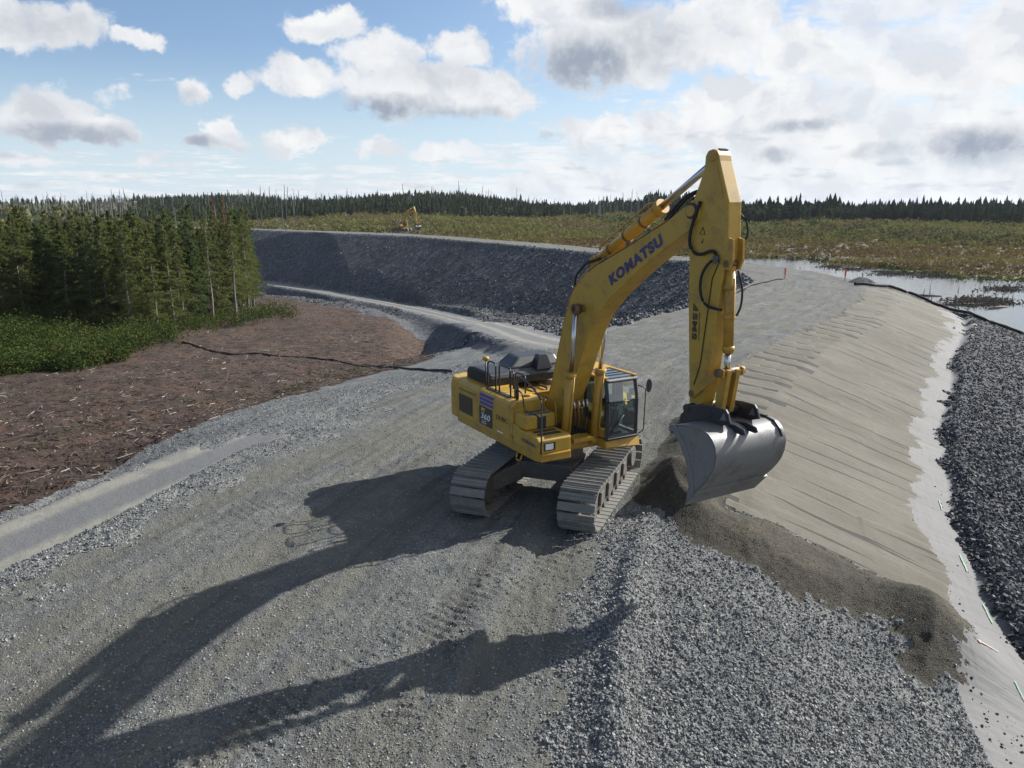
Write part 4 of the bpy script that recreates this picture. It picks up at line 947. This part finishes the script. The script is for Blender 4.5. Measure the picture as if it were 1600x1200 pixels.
    c2 = MB(); c2.prism([(.56,1.66),(1.42,1.66),(1.42,1.93),(1.2,1.93),(.56,2.08)], cy0-.025, cy0-.005); c2.build('lower_panel', M['yellow_clean'], cbo)
    c2 = MB(); c2.prism([(-.44,1.66),(.5,1.66),(.5,2.25),(-.44,2.35)], cy0-.02, cy0-.002); c2; c2.box(-.47,-.44,cy0,cy1,1.66,2.45); c2.build('rear_panel', M['yellow_clean'], cbo)
    MB().prism([(-.44,1.66),(.5,1.66),(.5,2.3),(-.44,2.35)], cy1-.03, cy1+.02).build('side_panel', M['plastic'], cbo)
    rf_ = MB(); rf_.plan([(-.46,cy0-.02),(.42,cy0-.02),(.42,cy1+.02),(-.46,cy1+.02)], 3.142, 3.20); rf_.box(.42,1.38,cy0-.02,cy0+.09,3.142,3.19); rf_.box(.42,1.38,cy1-.09,cy1+.02,3.142,3.19); rf_.build('roof', M['yellow_clean'], cbo, .02)
    MB().box(.44, 1.36, cy0+.1, cy1-.1, 3.14, 3.165).build('roof_hatch', principled('tinted_hatch', (.06,.09,.13), .18)[0], cbo, .01)
    g = MB()
    for x in (.68, .92, 1.14): g.box(x, x+.02, cy0+.1, cy1-.1, 3.166, 3.18)
    g.build('hatch_rib', M['plastic'], cbo)
    MB().box(1.36, 1.52, cy0+.02, cy1-.02, 3.10, 3.125).build('visor', principled('sun_visor', (.25,.25,.24), .4)[0], cbo)
    GL = [[(1.475,cy0+.08,1.76),(1.475,cy1-.08,1.76),(1.475,cy1-.08,2.58),(1.475,cy0+.08,2.58)], [(1.475,cy0+.08,2.6),(1.475,cy1-.08,2.6),(1.375,cy1-.08,3.05),(1.375,cy0+.08,3.05)],
          [(.59,cy0+.02,2.0),(1.42,cy0+.02,1.9),(1.36,cy0+.02,3.05),(.59,cy0+.02,3.05)], [(-.32,cy0+.02,2.3),(.51,cy0+.02,2.3),(.51,cy0+.02,3.05),(-.32,cy0+.02,3.05)],
          [(.59,cy1-.02,1.8),(1.42,cy1-.02,1.8),(1.36,cy1-.02,3.05),(.59,cy1-.02,3.05)], [(-.32,cy1-.02,2.3),(.51,cy1-.02,2.3),(.51,cy1-.02,3.05),(-.32,cy1-.02,3.05)], [(-.42,cy0+.08,2.5),(-.42,cy1-.08,2.5),(-.42,cy1-.08,3.0),(-.42,cy0+.08,3.0)]]
    for gl in GL: MB().add(gl, [(0,1,2,3)]).build('window_pane', M['glass'], cbo)
    if near:
        MB().prism([(.1,1.72),(.75,1.72),(.75,2.05),(.62,2.12),(.2,2.12),(.1,1.95)], .78, 1.2).prism([(.02,2.1),(.2,2.1),(.1,2.75),(-.08,2.75)], .78, 1.2).prism([(-.06,2.78),(.05,2.78),(.02,2.98),(-.08,2.98)], .87, 1.11).build('seat', M['seatm'], cbo, .03)
        g = MB(); g.box(.35,.85,.58,.74,1.72,2.28); g.box(.35,.85,1.22,1.34,1.72,2.2); g.tube([(.8,.66,2.28),(.86,.66,2.5)], .02); g.tube([(.8,1.28,2.2),(.86,1.28,2.45)], .02)
        g.box(1.28,1.36,.55,.72,2.1,2.75); g.box(1.1,1.3,.85,1.1,1.72,1.8); g.tube([(1.15,.9,1.75),(1.28,.9,2.2)], .015); g.tube([(1.15,1.06,1.75),(1.28,1.06,2.2)], .015); g.build('console', M['plastic'], cbo, .01)
        MB().box(1.29, 1.275, .57, .70, 2.45, 2.68).build('monitor', M['lens'], cbo)
        MB().tube([(1.50,.58,1.78),(1.51,.98,2.25)], .012).tube([(1.485,.56,2.58),(1.485,1.36,2.58)], .014).build('wiper', M['black'], cbo)
    MB().add([(1.50,.50,1.50),(1.62,1.40,1.47),(1.50,1.46,1.655),(1.46,.50,1.655),(1.44,.50,1.42),(1.52,1.44,1.42)], [(0,1,2,3),(0,4,5,1)]).build('front_skirt', M['yellow'], rf)
    mr = MB(); mr.bend([(1.50,1.44,1.72),(1.60,1.52,1.80),(1.60,1.55,2.86),(1.46,1.42,2.92)], .014, 6, .08); mr.build('mirror_arm', M['black'], cbo)
    V = []; 
    mm = MB()
    for sx_, sc in ((-.03, .7), (0., 1.), (.02, .95)): V += [(1.62+sx_, 1.62+math.cos(t)*.085*sc, 2.92+math.sin(t)*.17*sc) for t in np.linspace(0, 2*math.pi, 17)[:-1]]
    mm.add(V, [tuple(range(16)), tuple(range(32, 48))]+[(r_*16+j, r_*16+(j+1) % 16, (r_+1)*16+(j+1) % 16, (r_+1)*16+j) for r_ in (0, 1) for j in range(16)]).build('mirror', M['black'], cbo)
    # ---- boom
    BU = [(-.10,1.90),(-.10,2.25),(.08,2.62),(.21,2.92),(.39,3.50),(.62,4.24),(.76,4.66),(.92,5.0),(1.08,5.25),(1.28,5.47),(1.55,5.68),(1.94,5.88),(2.9,6.28),(4.06,6.80),(4.62,7.12)]
    BN = [(4.76,7.22),(4.92,7.18),(5.0,7.03),(4.96,6.88)]
    BL = [(4.72,6.66),(4.25,6.40),(3.35,5.86),(2.45,5.22),(1.98,4.78),(1.70,4.36),(1.42,3.75),(1.16,3.2),(.86,2.66),(.52,2.20),(.32,1.90),(.12,1.80)]
    bo = MB(tb).prism(BU+BN+BL, -.235, .235).build('boom', M['yellow_clean'], root, .02)
    tub = lambda path, r, seg=12, tf=tb: MB(tf).tube(path, r, seg)
    tub([(4.80,-.30,7.03),(4.80,.30,7.03)], .10, 20).build('pivot_pin', M['yellow'], bo)
    tub([(1.45,-.50,4.88),(1.45,.50,4.88)], .085, 16).build('cylinder_pin', M['grease'], bo)
    tub([(.60,-.262,2.78),(.60,-.23,2.78)], .09, 16).build('boss', M['yellow'], bo)
    MB(tb).prism([(1.62,5.66),(1.55,5.98),(1.68,6.06),(1.82,5.98),(1.98,5.86)], -.16, -.11).prism([(1.62,5.66),(1.55,5.98),(1.68,6.06),(1.82,5.98),(1.98,5.86)], .11, .16).build('bracket', M['yellow'], bo)
    letters('lettering', 'KOMATSU', 1.86, .235, tb((2.47,-.2385,5.47)), np.array(tb((3.99,0,6.36)))-np.array(tb((2.47,0,5.47))), np.array(tb((2.47-.506,0,5.47+.863)))-np.array(tb((2.47,0,5.47))), M['navy'], bo, .062, .0)
    # hoses along the back of the boom
    off = [Vector((x, 0, z)) for x, z in BU]
    def backline(y, h, i0=1, i1=None):
        out = []
        for i in range(i0, i1 or len(off)-1):
            t_ = (off[min(i+1, len(off)-1)]-off[i-1]).normalized(); n_ = Vector((-t_.z, 0, t_.x)); p = off[i]+n_*h; out.append((p.x, y, p.z))
        return out
    for y in ((-.20,-.14,.14,.2) if near else (-.2,)): MB(tb).tube(backline(y, .045), .018, 6).build('pipe', M['yellow'] if abs(y) > .15 else M['hose'], bo)
    if near:
        MB(tb).bend([(1.05,-.2,5.35),(1.12,-.2,5.62),(1.5,-.2,5.9),(2.0,-.2,6.02)], .028, 8, .3).build('hose', M['hose'], bo)
        for x, z in ((2.2,6.06),(2.95,6.38),(3.6,6.66)): MB(tb).box(x-.04, x+.04, -.235, .235, z-.05, z+.03).build('hose_clamp', M['iron'], bo)
        for y in (-.17, -.08, .08, .17): MB(tb).bend([(4.0,y,6.86),(4.5,y,7.28),(4.95,y,7.42),(5.12,y,7.1),(5.08,y,6.75)], .026, 7, .3).build('hose', M['hose'], bo)
    # boom cylinders
    for y in (-.42, .42):
        foot, pin = Vector((1.08, y, 1.62)), Vector(tb((1.45, y, 4.88))); dr = (pin-foot); L_ = dr.length; dr.normalize()
        g = MB(); g.tube([tuple(foot+dr*.05), tuple(foot+dr*1.78)], .115, 20); g.tube([tuple(foot+dr*1.66), tuple(foot+dr*1.80)], .14, 20); g.tube([(foot.x, y-.13, foot.z), (foot.x, y+.13, foot.z)], .12, 16)
        cyl = g.build('boom_cylinder', M['yellow'], root)
        MB().tube([tuple(foot+dr*1.8), tuple(pin-dr*.08)], .058, 16).build('piston_rod', M['chrome'], cyl)
        MB().tube([(pin.x, y-.08, pin.z), (pin.x, y+.08, pin.z)], .12, 18).build('rod_eye', M['grease'], cyl)
        MB().tube([tuple(foot+dr*.35+Vector((.14,0,0))), tuple(foot+dr*1.7+Vector((.14,0,0)))], .022, 6).build('pipe', M['yellow'], cyl)
    g = MB(); g.box(.86,1.28,-.60,-.50,1.66,1.80); g.box(.86,1.28,.50,.56,1.66,1.80); g.box(.86,1.28,-.30,.30,1.66,1.76); g.build('cylinder_bracket', M['yellow'], root, .015)
    if near:
        g = MB()
        for i, y in enumerate((-.28,-.17,-.06,.06,.17,.27)): g.bend([(.55,y*.8,1.80),(1.0,y,1.76),(1.08,y,2.1),(1.02,y*.9,2.45)], .022, 7, .2)
        g.build('hose', M['hose'], root)
        g = MB()
        for y in (-.24,-.12,.02,.14,.25): g.tube([(.98,y,2.62),(1.04,y,2.44)], .033, 8)
        g.build('hose_fitting', M['chrome'], root)
        MB().box(.6,.66,-.2,.25,2.42,2.5).build('cross_plate', M['lens'], root)
    # arm cylinder
    A0 = Vector(tb((1.68, 0, 5.95))); A1 = Vector(ta((5.20, 0, 7.97))); dr = (A1-A0).normalized()
    g = MB(); g.tube([tuple(A0), tuple(A0+dr*2.32)], .125, 22); g.tube([tuple(A0+dr*2.2), tuple(A0+dr*2.36)], .155, 20); g.tube([tuple(A0-Vector((0,.11,0))), tuple(A0+Vector((0,.11,0)))], .13, 16)
    acy = g.build('arm_cylinder', painted('orange_yellow', (.66,.34,.025), .35, .1), root)
    MB().tube([tuple(A0+dr*2.36), tuple(A1)], .068, 18).build('piston_rod', M['chrome'], acy)
    up_ = Vector((-dr.z, 0, dr.x))
    for y in (-.1, .1): MB().bend([tuple(A0+dr*.25+up_*.13+Vector((0,y,0))), tuple(A0+dr*.35+up_*.19+Vector((0,y,0))), tuple(A0+dr*2.1+up_*.19+Vector((0,y,0))), tuple(A0+dr*2.25+up_*.12+Vector((0,y,0)))], .02, 6, .06).build('pipe', M['yellow'], acy)
    for q in (.5, 1.1, 1.7, 2.2): MB().tube([tuple(A0+dr*q), tuple(A0+dr*(q+.05))], .14, 18).build('band', M['grease'], acy)
    # ---- arm
    AW = .20
    ar = MB(ta).prism([(5.03,7.98),(5.10,8.06),(5.20,8.09),(5.29,8.06),(5.35,7.98),(5.38,7.88),(5.53,7.5),(5.66,7.18),(5.70,6.4),(5.69,6.2),(5.62,6.0),(5.56,5.6),(5.50,4.9),(5.42,4.2),(5.30,3.55),(5.20,3.32),(5.06,3.27),(4.96,3.36),(4.93,3.7),(4.80,5.2),(4.74,6.3),(4.69,6.95),(4.73,7.12),(4.82,7.30),(4.92,7.52),(5.02,7.78)], -AW, AW-.09).build('arm', M['yellow_clean'], root, .02)
    MB(ta).prism([(5.22,7.84),(5.33,7.84),(5.50,7.35),(5.52,7.24),(5.36,7.24)], -AW-.012, -AW).build('gusset', M['yellow'], ar)
    for y in (-1, 1): MB(ta).prism([(5.50,6.62),(5.80,6.55),(5.82,6.2),(5.74,6.02),(5.60,6.02),(5.50,6.15)], -.045+y*.12-.025, -.045+y*.12+.025).build('bracket', M['yellow'], ar)
    tub([(5.20,-.24,7.97),(5.20,.15,7.97)], .10, 18, ta).build('cylinder_pin', M['yellow'], ar)
    tub([(4.80,-.26,7.03),(4.80,.26,7.03)], .15, 22, ta).build('pivot_boss', M['black'], ar)
    tub([(5.67,-.20,6.13),(5.67,.12,6.13)], .065, 14, ta).build('cylinder_pin', M['grease'], ar)
    MB(ta).prism([(5.22,8.09),(5.29,8.064),(5.295,8.08),(5.225,8.105)], -.09, .09).build('slot', M['plastic'], ar)
    if near:
        # maker's plate of the dealer: bars, three big letters reading downwards, small line beside them
        g = MB(ta)
        for i in range(4): g.box(4.93+i*.035, 4.945+i*.035+.008, -AW-.006, -AW-.002, 5.22-.0*i, 5.22+.09-.028*i+.05)
        g.build('logo_bars', M['black'], ar)
        letters('lettering', 'SMS', .50, .125, ta((4.925,-AW-.004,5.18)), (.02,0,-1), (1,0,.02), M['black'], ar, .045, 0.)
        letters('lettering', 'EQUIPMENT', .52, .035, ta((5.085,-AW-.004,5.20)), (.02,0,-1), (1,0,.02), M['black'], ar, .01, 0.)
        tri = MB(ta); 
        T3 = [(5.00,-AW-.004,6.62),(5.13,-AW-.004,6.62),(5.065,-AW-.004,6.75)]
        for i in range(3): tri.tube([T3[i], T3[(i+1) % 3]], .006, 4)
        tri.box(5.045,5.085,-AW-.006,-AW-.002,6.47,6.50); tri.tube([(5.07,-AW-.004,6.46),(5.10,-AW-.004,6.54)], .006, 4)
        tri.build('warning_sign', M['black'], ar)
        MB(ta).curve([(5.0,-.23,7.2),(4.93,-.27,6.95),(4.84,-.27,6.7),(4.80,-.25,6.45),(4.93,-.24,6.28),(5.12,-.24,6.27),(5.28,-.24,6.32),(5.40,-.24,6.33),(5.50,-.24,6.24),(5.52,-.24,6.15)], .030, 9).build('hose', M['hose'], ar)
        MB(ta).curve([(5.50,-.24,6.20),(5.36,-.27,6.14),(5.22,-.29,5.95),(5.17,-.29,5.72),(5.22,-.28,5.48),(5.34,-.26,5.36),(5.50,-.25,5.33),(5.62,-.16,5.31)], .026, 9).build('hose', M['hose'], ar)
        MB(ta).box(5.43, 5.54, -.28, -.2, 6.12, 6.26).build('hose_joint', M['iron'], ar)
        MB(ta).tube([(5.50,-AW-.012,6.1),(5.38,-AW-.012,5.85),(5.32,-AW-.012,5.3),(5.24,-AW-.012,4.6),(5.20,-AW-.012,4.25),(5.05,-AW-.012,3.8)], .009, 5).build('grease_line', M['hose'], ar)
        MB(ta).curve([(5.60,.13,7.0),(5.74,.17,6.85),(5.76,.19,6.6),(5.62,.14,6.45)], .018, 7).build('hose', M['hose'], ar)
        MB(ta).curve([(5.70,.09,6.0),(5.80,.11,5.7),(5.80,.11,5.4),(5.74,.08,5.2)], .02, 7).build('hose', M['hose'], ar)
    # bucket cylinder and links
    B0 = Vector(ta((5.65, -.05, 6.08))); B1 = Vector(ta((5.73, -.05, 4.20))); dr = (B1-B0).normalized()
    g = MB(); g.tube([tuple(B0), tuple(B0+dr*1.55)], .092, 20)
    for q in (.32, .85, 1.42): g.tube([tuple(B0+dr*q), tuple(B0+dr*(q+.09))], .112, 18)
    bcy = g.build('bucket_cylinder', M['yellow'], root)
    MB().tube([tuple(B0+dr*1.55), tuple(B1)], .055, 14).build('piston_rod', M['chrome'], bcy)
    MB().tube([tuple(B0+dr*.2+Vector((.15,-.05,0))), tuple(B0+dr*1.4+Vector((.15,-.05,0)))], .02, 6).build('pipe', M['yellow'], bcy)
    lk = MB(ta)
    for y in (-.24, .24): lk.prism([(4.98,3.62),(5.06,3.56),(5.72,4.10),(5.84,4.12),(5.84,4.26),(5.70,4.28),(5.02,3.78)], y-.02, y+.02)
    lk.build('link_bar', M['yellow'], root, .01)
    tub([(5.06,-.27,3.67),(5.06,.27,3.67)], .07, 14, ta).build('link_pin', M['grease'], root)
    tub([(5.74,-.33,4.19),(5.74,.33,4.19)], .075, 14, ta).build('link_pin', M['grease'], root)
    lk = MB(ta); lk.prism([(5.63,4.24),(5.86,4.24),(5.74,3.42),(5.56,3.42)], -.16, -.06).prism([(5.63,4.24),(5.86,4.24),(5.74,3.42),(5.56,3.42)], .06, .16); lk.build('bucket_link', M['yellow'], root, .01)
    # coupler
    cp = MB(tk)
    for y in (-.36, .36):
        P = [(4.90,3.10),(4.92,3.24),(5.12,3.46),(5.42,3.56),(5.76,3.60),(6.06,3.60),(6.12,3.54),(6.20,3.36),(6.02,3.30),(5.90,3.18),(5.5,3.12)]
        cp.prism(P, y-.025, y+.025)
    cp.box(5.0, 5.9, -.335, .335, 3.12, 3.22); cp.tube([(5.08,-.4,3.40),(5.08,.4,3.40)], .085, 16); cp.tube([(5.66,-.4,3.44),(5.66,.4,3.44)], .08, 16)
    co_ = cp.build('coupler', M['black'], root, .012)
    # white painted gusset windows of the coupler plates
    for y in (-.386, .334):
        MB(tk).prism([(5.94,3.38),(6.10,3.40),(6.04,3.54)], y, y+.003).build('cut_out', M['bucketm'], co_)
        MB(tk).tube([(5.66,y-.012,3.44),(5.66,y+.02,3.44)], .065, 14).build('pin_cap', M['grease'], co_)
    MB(tk).prism([(5.92,3.30),(6.2,3.34),(6.42,3.30),(6.46,3.22),(6.40,3.19),(6.0,3.20)], .02, .05).prism([(5.92,3.30),(6.2,3.34),(6.42,3.30),(6.46,3.22),(6.40,3.19),(6.0,3.20)], -.28, -.25).build('mounting_ear', M['black'], co_, .008)
    # bucket: rolled shell with two side plates and a straight lip
    BW = .87
    shell = [(5.30,3.20),(5.52,3.26),(5.80,3.29),(6.02,3.285),(6.17,3.25),(6.28,3.17),(6.36,3.05),(6.39,2.90),(6.375,2.74),(6.32,2.58),(6.23,2.43),(6.12,2.29),(6.00,2.16),(5.90,2.07)]
    inner = [(x-.028*((x-5.75)/max(.3, math.hypot(x-5.75, z-2.75))), z-.028*((z-2.75)/max(.3, math.hypot(x-5.75, z-2.75)))) for x, z in shell]
    bk = MB(tk); n = len(shell); V = [(x, y, z) for pr in (shell, inner) for y in (-BW, BW) for x, z in pr]
    F = []
    for i in range(n-1):
        F += [(i, i+1, n+i+1, n+i), (2*n+i, 3*n+i, 3*n+i+1, 2*n+i+1), (i, 2*n+i, 2*n+i+1, i+1), (n+i, n+i+1, 3*n+i+1, 3*n+i)]
    F += [(0, n, 3*n, 2*n), (n-1, 3*n-1, 4*n-1, 2*n-1)]
    bk.add(V, F, True); bucket = bk.build('bucket', M['bucketm'], root)
    es = bucket.modifiers.new('split', 'EDGE_SPLIT'); es.split_angle = R(40)
    for y in (-BW, BW-.03):
        P = [(5.30,3.20)]+shell[1:]+[(5.86,2.10),(5.84,2.30),(5.80,2.45),(5.70,2.68),(5.56,2.92),(5.42,3.08)]
        MB(tk).prism([(x*.992+.046, z*.985+.042) for x, z in P], y, y+.03).build('side_plate', M['bucketm'], bucket)
    for y0, y1 in ((-BW-.02, -BW+.05), (BW-.05, BW+.02)):
        MB(tk).prism([(5.22,3.20),(5.34,3.20),(5.58,2.94),(5.74,2.68),(5.84,2.44),(5.89,2.20),(5.90,2.02),(5.72,1.80),(5.77,2.16),(5.74,2.40),(5.65,2.62),(5.50,2.86),(5.34,3.04),(5.20,3.12)], y0, y1).build('side_cutter', M['bucketm'], bucket, .01)
    MB(tk).prism([(5.98,2.145),(5.70,1.80),(5.72,1.785),(6.01,2.12)], -BW-.02, BW+.02).build('cutting_edge', M['bucketm'], bucket)
    MB(tk).box(5.25, 6.0, BW-.14, BW-.09, 3.29, 3.33).build('stiffener', M['black'], bucket)
    MB(tk).prism([(5.95,3.325),(6.2,3.28),(6.34,3.16),(6.42,3.02),(6.38,3.02),(6.30,3.14),(6.17,3.24),(5.95,3.285)], BW-.13, BW-.10).build('stiffener', M['black'], bucket)
    return root
make_excavator('large yellow excavator with raised boom and grey ditching bucket on the gravel crest', (1.08, 18.6, .02), R(-60), R(-111.3))
fx, fy = onz(627, 362.5, 0)
make_excavator('small distant yellow excavator working on the far crest beyond the dark rock slope', (fx, fy, .05), R(-46), R(-10), b=R(-14), a=R(12), k=R(-28), near=False)

# ------------------------------------------------------------------ pipes, stakes, marks, piles
GZ2 = GZ.reshape(nR, nA)
def ground_z(x, y):
    r = math.hypot(x, y); a = math.atan2(x, y); i = min(max(int(np.searchsorted(rs, r))-1, 0), nR-2); j = min(max(int(np.searchsorted(azs, a))-1, 0), nA-2)
    u = min(max((r-rs[i])/(rs[i+1]-rs[i]), 0), 1); v = min(max((a-azs[j])/(azs[j+1]-azs[j]), 0), 1)
    return float((GZ2[i, j]*(1-u)+GZ2[i+1, j]*u)*(1-v)+(GZ2[i, j+1]*(1-u)+GZ2[i+1, j+1]*u)*v)
def gpt(px, py, z0=0):
    """first place where the sight line through this picture point meets the ground"""
    a = (px-800)/1200; b = -(py-600)/1200; v = (a, math.cos(PITCH)+b*math.sin(PITCH), -math.sin(PITCH)+b*math.cos(PITCH)); t = 6.
    while t < 600:
        x, y, z = v[0]*t, v[1]*t, HC+v[2]*t
        if z < ground_z(x, y): break
        t += .12+.0015*t
    return x, y, ground_z(x, y)
def pipe(label, pts, r, z0=-1.):
    P = [gpt(px, py, z0) for px, py in pts]; Q = []
    for a_, b_ in zip(P, P[1:]):
        for t in np.linspace(0, 1, 9)[:-1]:
            x = a_[0]*(1-t)+b_[0]*t; y = a_[1]*(1-t)+b_[1]*t; Q.append((x, y, ground_z(x, y)+r*.9+(.06 if r > .13 else 0)))
    Q.append((P[-1][0], P[-1][1], P[-1][2]+r))
    o = MB().tube(Q, r, 8).build('pipe', M['hose'], None); o['label'] = label; o['category'] = 'pipe'; return o
pipe('black hose winding over the brown soil toward the parked excavator', [(285,535),(320,545),(345,552),(420,556),(500,562),(580,572),(650,578),(705,583)], .06, -5)
pipe('black pipe on the gravel beside the left orange stake', [(1128,468),(1152,457),(1172,447),(1200,441),(1222,437)], .12, 0)
pipe('long black pipe along the top of the pond bank', [(1335,447),(1362,448),(1388,450),(1420,460),(1450,473),(1490,488),(1540,504),(1600,524),(1680,553)], .14, -4)
m_or = principled('orange_tape', (.75,.09,.03), .6)[0]; m_lath = principled('stake_wood', (.45,.36,.25), .9)[0]
for k, (px, py, lab) in enumerate(((1226, 436, 'orange survey stake, left one of the two on the far crest'), (1320, 439, 'orange survey stake, right one beside the small dark heap'))):
    x, y, z = gpt(px, py, 0); s_ = bpy.data.objects.new('survey_stake', None); C.objects.link(s_); s_.location = (x, y, z-.05); s_['label'] = lab; s_['category'] = 'survey stake'; s_['group'] = 'orange survey stakes'
    MB().box(-.04,.04,-.04,.04,0,.5).build('lath', m_lath, s_); MB().box(-.065,.065,-.05,.05,.5,1.15).build('flagging', m_or, s_)
def heap(label, cx, cy, rad, h, mat, cat='heap'):
    n = 28; V = []; F = []
    for i in range(7):
        for j in range(n):
            t = i/6; a_ = 2*math.pi*j/n; r_ = rad*(1-t)*(1+.18*math.sin(3*a_+cx)+.10*math.sin(7*a_)); x = cx+math.cos(a_)*r_; y = cy+math.sin(a_)*r_*.8
            V.append((x, y, ground_z(x, y)-.08+h*math.sin(t*math.pi/2)**1.2))
    for i in range(6):
        for j in range(n): F.append((i*n+j, i*n+(j+1) % n, (i+1)*n+(j+1) % n, (i+1)*n+j))
    o = MB().add(V, F, True).build('rock_heap', mat, None); o['label'] = label; o['category'] = cat
for px, py, r_, h, lab in ((1308, 431, 1.5, .55, 'small dark heap of fines between the stakes at the pond edge'), (1347, 441, 1.6, .6, 'low dark earth heap where the long pipe starts')):
    x, y, z = gpt(px, py, 0); heap(lab, x, y, r_, h, M['rip'])
# sprayed paint marks on the fabric strip
m_gp = principled('green_spray', (.12,.30,.18), .7)[0]; m_op = principled('orange_spray', (.38,.25,.20), .7)[0]
def mark(px0, py0, px1, py1, mat, wd, label):
    a_ = Vector(gpt(px0, py0, -3)); b_ = Vector(gpt(px1, py1, -3)); dv = (b_-a_).normalized(); nv = Vector((-dv.y, dv.x, 0))*wd; n = 8; V = []
    for i in range(n+1):
        p = a_.lerp(b_, i/n)
        for s_ in (-1, 1):
            q = p+nv*s_*random.uniform(.25, .75); V.append((q.x, q.y, ground_z(q.x, q.y)+.03))
    o = MB().add(V, [(2*i, 2*i+1, 2*i+3, 2*i+2) for i in range(n)]).build('paint_mark', mat, None); o['label'] = label; o['category'] = 'paint mark'; o['group'] = 'sprayed marks on the fabric strip'
mark(1467,783,1472,798,m_gp,.03,'topmost short green sprayed line on the pale fabric strip, level with the bucket lip')
mark(1499,868,1511,896,m_gp,.035,'bright green sprayed line on the fabric strip above the dark sand end')
mark(1536,946,1550,976,m_gp,.03,'thin green sprayed line on the fabric strip beside the round end of the dark sand')
mark(1585,1068,1602,1102,m_gp,.03,'green sprayed line nearest the camera, at the right edge of the fabric strip')
mark(1528,1008,1560,1022,m_op,.05,'faint orange sprayed smudge on the fabric strip beside the round end of the sand')
# drowned brush and logs in the pond
for k, (px, py, L_, an, lab) in enumerate(((1510,476,7,.2,'pale log lying across the mud islet in the pond'),(1385,424,6,.1,'long dark log near the far shore of the pond'),(1440,462,5,-.3,'thin dark log floating left of the mud islet'),(1560,481,4,.5,'short grey log at the right edge of the pond'))):
    x, y = onz(px, py, WATER); dx, dy = math.cos(an)*L_/2, math.sin(an)*L_/2
    o = MB().tube([(x-dx, y-dy, WATER+.03), (x, y, WATER+.10), (x+dx, y+dy, WATER+.05)], [.10,.13,.06], 7).build('log', bark_pale if k in (0, 3) else bark, None); o['label'] = lab; o['category'] = 'log'; o['group'] = 'logs in the pond'
def pond_brush():
    P = []
    for px, py, rx, ry, n in ((1530,472,50,7,1300),(1400,428,40,3,450),(1330,421,25,2,250),(1570,452,40,5,450),(1300,417,20,2,250),(1480,432,60,3,500)):
        for i in range(n):
            x, y = onz(px+random.gauss(0, rx*.5), py+random.gauss(0, ry*.5), WATER); P.append((x, y, WATER+random.random()**2*.28))
    co, f = leaves(np.array(P), .22, .5); put('drowned_brush', np_mesh('drowned_brush', co, f, False, {'rnd': np.repeat(rng.random(len(P)), 4)}), leaf_mat('dead_brush', (.05,.042,.035), (.12,.10,.08)), kind='stuff', label='dark drowned brush and twigs standing in the shallow water')
pond_brush()
random.seed(8)
for k in range(14):
    px = random.uniform(1440, 1590); py = random.uniform(452, 480); x, y = onz(px, py, WATER); h = random.uniform(.5, 1.3)
    o = MB().tube([(x, y, WATER-.1), (x+random.uniform(-.1,.1), y, WATER+h)], [.07,.03], 5).build('stump', bark, None); o['label'] = 'thin dark dead stem standing in the pond'; o['category'] = 'dead stem'; o['group'] = 'dead stems standing in the pond'

# ------------------------------------------------------------------ air
hz = bpy.data.materials.new('air'); hz.use_nodes = True; hz.node_tree.nodes.clear(); t = NT(hz.node_tree)
pv = t.n('ShaderNodeVolumePrincipled', {'Color': (.80, .88, 1., 1), 'Density': .00006, 'Anisotropy': .2})
ho = t.n('ShaderNodeOutputMaterial'); t.t.links.new(pv.outputs[0], ho.inputs['Volume'])
MB().box(-4400, 4400, -4400, 4400, -24, 60).build('haze', hz, None)
bpy.data.objects['haze']['kind'] = 'stuff'

# ------------------------------------------------------------------ tone of every surface (real-world reflectance)
TONE = {'platform_gravel':.76,'crushed_stone':.76,'riprap':1.05,'rockfill':.85,'bedding_sand_dark':.62,'muddy_bank':.8,'haul_road':.78,'forest_soil':.56,'bedding_sand':.54,'geotextile':.44,'moss_and_grass':1.15,
        'grey_stone':.82,'dark_stone':1.0,'sand_grain':.8,'bleached_wood':.65,'scrub_leaf':1.15,'bush_leaf':.8,'spruce_needles':1.0,'larch_needles':1.0,'distant_needles':1.0,'weathered_wood':.9,
        'yellow_paint':.86,'yellow_panel':.86,'orange_yellow':.86,'worn_track_steel':.85,'dusty_iron':.85,'bucket_steel':.85}
for m in bpy.data.materials:
    k = TONE.get(m.name, 0)*.88
    if not k or not m.node_tree: continue
    t = NT(m.node_tree)
    for nd in list(m.node_tree.nodes):
        if nd.type in ('BSDF_PRINCIPLED', 'BSDF_DIFFUSE', 'BSDF_TRANSLUCENT'):
            inp = nd.inputs[0]
            if inp.is_linked:
                src = inp.links[0].from_socket; link(t, t.mix(1., src, (k, k, k), 'MULTIPLY'), inp)
            else: inp.default_value = (*[c*k for c in inp.default_value[:3]], 1)
